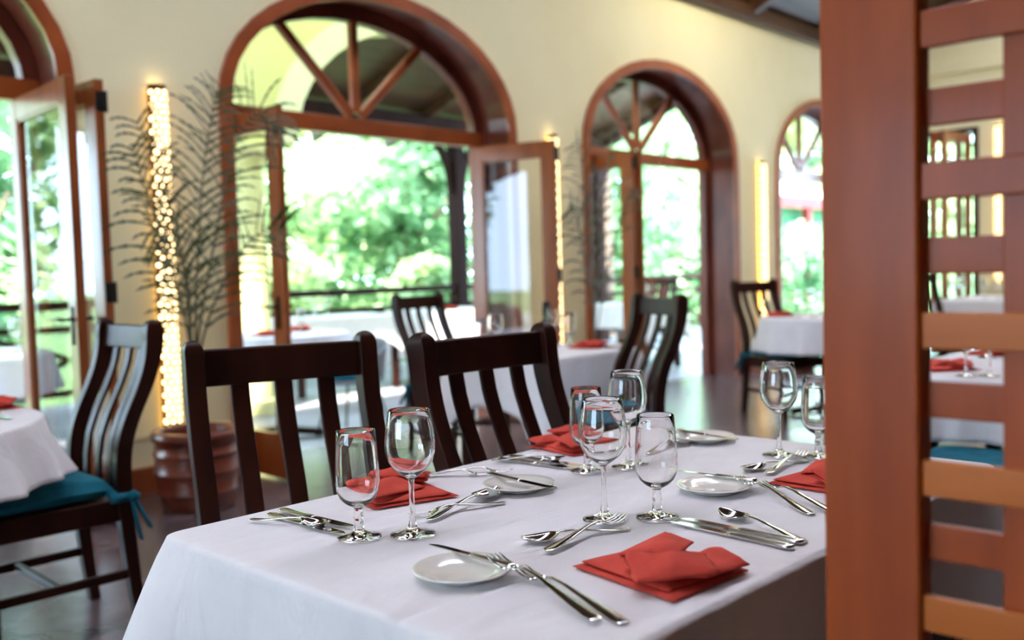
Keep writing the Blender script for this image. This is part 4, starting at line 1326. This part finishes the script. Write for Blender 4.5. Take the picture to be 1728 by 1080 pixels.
def pot(r, R=.205, H=.43):
    prof = [(0, 0), (R * .78, 0), (R * .84, .02), (R * .93, H * .2), (R * .945, H * .215), (R * .975, H * .225), (R * .975, H * .245), (R * .955, H * .26), (R * .98, H * .45), (R * .99, H * .465), (R * 1.015, H * .475), (R * 1.015, H * .495), (R * .99, H * .51),
            (R * .985, H * .68), (R * .99, H * .695), (R * 1.015, H * .705), (R * 1.015, H * .725), (R * .985, H * .74), (R * .965, H * .86), (R * 1.0, H * .875), (R * 1.035, H * .89), (R * 1.04, H * .975), (R * 1.0, H), (R * .9, H), (R * .87, H * .97), (R * .85, H * .8)]
    MB().lathe(prof, 56).build('pot', 'terracotta', r, smooth=True)
    MB().lathe([(0, H * .86), (R * .5, H * .855), (R * .862, H * .84)], 32).build('soil', 'soil', r, smooth=True)


def fronds(r, specs, base, seed, llen):
    rng = random.Random(seed)
    for sp in specs:
        b = MB(); rach = frond(b, base, sp['p'], int(sp.get('n', 34) * .55), sp.get('l', llen), rng, sp.get('d', .28))
        o = rach.build('frond', 'palm_stem', r, smooth=True)
        b.build('leaflets', 'palm', o, smooth=False)


pp = thing('potted_palm', 'feathery palm in a ribbed terracotta pot by the first glowing lamp', 'plant', (2.50, 4.55, 0))
pot(pp, .21, .405)
o = Vector((2.50, 4.55, 0))
def rel(*p): return [tuple(Vector(q) - o) for q in p]
fronds(pp, [
    dict(p=rel((2.49, 4.5, .82), (2.515, 4.47, 1.35), (2.56, 4.44, 1.80), (2.61, 4.40, 2.10)), n=40, l=.34, d=.25),
    dict(p=rel((2.46, 4.50, .85), (2.36, 4.46, 1.22), (2.24, 4.42, 1.55), (2.15, 4.38, 1.78)), n=30, l=.30),
    dict(p=rel((2.50, 4.50, .82), (2.60, 4.44, 1.40), (2.71, 4.40, 1.85), (2.83, 4.36, 2.02), (2.95, 4.34, 1.92)), n=38, l=.34),
    dict(p=rel((2.47, 4.5, .78), (2.41, 4.40, 1.15), (2.28, 4.28, 1.36), (2.14, 4.2, 1.40)), n=26, l=.26),
    dict(p=rel((2.50, 4.48, .78), (2.58, 4.36, 1.15), (2.72, 4.28, 1.38), (2.86, 4.24, 1.42)), n=28, l=.28),
    dict(p=rel((2.48, 4.52, .8), (2.47, 4.56, 1.3), (2.40, 4.6, 1.7), (2.30, 4.62, 1.95)), n=26, l=.28),
], (0.0, -.02, .33), 4, .3)
pp = thing('potted_palm', 'feathery palm in a pot between the central and second doorways', 'plant', (5.92, 4.66, 0))
pot(pp, .17, .36)
o = Vector((5.92, 4.66, 0))
fronds(pp, [
    dict(p=rel((5.93, 4.62, .8), (5.86, 4.6, 1.4), (5.80, 4.58, 1.85), (5.70, 4.56, 2.1)), n=34, l=.34),
    dict(p=rel((5.94, 4.62, .8), (6.02, 4.6, 1.5), (6.08, 4.56, 2.0), (6.10, 4.52, 2.28)), n=34, l=.30),
    dict(p=rel((5.92, 4.62, .7), (5.78, 4.58, 1.2), (5.64, 4.54, 1.55), (5.52, 4.5, 1.65)), n=34, l=.32),
    dict(p=rel((5.94, 4.6, .7), (5.98, 4.5, 1.2), (6.06, 4.42, 1.6), (6.12, 4.38, 1.75)), n=28, l=.28),
], (0, 0, .3), 9, .3)
pp = thing('potted_palm', 'thin palm with few fronds left of the third arch', 'plant', (9.66, 4.72, 0))
pot(pp, .15, .32)
o = Vector((9.66, 4.72, 0))
fronds(pp, [
    dict(p=rel((9.68, 4.68, .6), (9.8, 4.62, 1.0), (10.0, 4.56, 1.25), (10.2, 4.5, 1.2)), n=24, l=.3),
    dict(p=rel((9.64, 4.68, .6), (9.55, 4.62, 1.0), (9.45, 4.56, 1.2), (9.3, 4.5, 1.25)), n=24, l=.3),
], (0, 0, .27), 12, .3)


# ================================================================== FOREGROUND LATTICE SCREEN
ls = thing('lattice_screen', 'brown wooden lattice screen with a broad upright post in the right foreground', 'screen', (.98, .355, 0))
MB().box(0, .036, 0, .1025, 0, 4.6).build('post', 'screen_wood', ls, bevel=.005)
zc = [1.4035, 1.3285, 1.2545, 1.1805, 1.106, 1.035, .957, .889, .818, .747, .676, .605, 1.478, 1.552, 1.626]
for k, z in enumerate(zc):
    x0 = .006 if k % 2 == 0 else .020
    if k > 11: x0 = .026 - x0
    MB().box(x0, x0 + .010, -.62, .0, z - .0185, z + .0185).build('slat', 'slat_wood' if k % 2 == 0 and k >= 4 else 'screen_wood', ls, bevel=.002)
for y in (-.0925, -.235, -.38, -.525):
    MB().box(.0155, .0205, y - .0195, y + .0195, .30, 1.9).build('upright', 'screen_wood', ls, bevel=.0015)
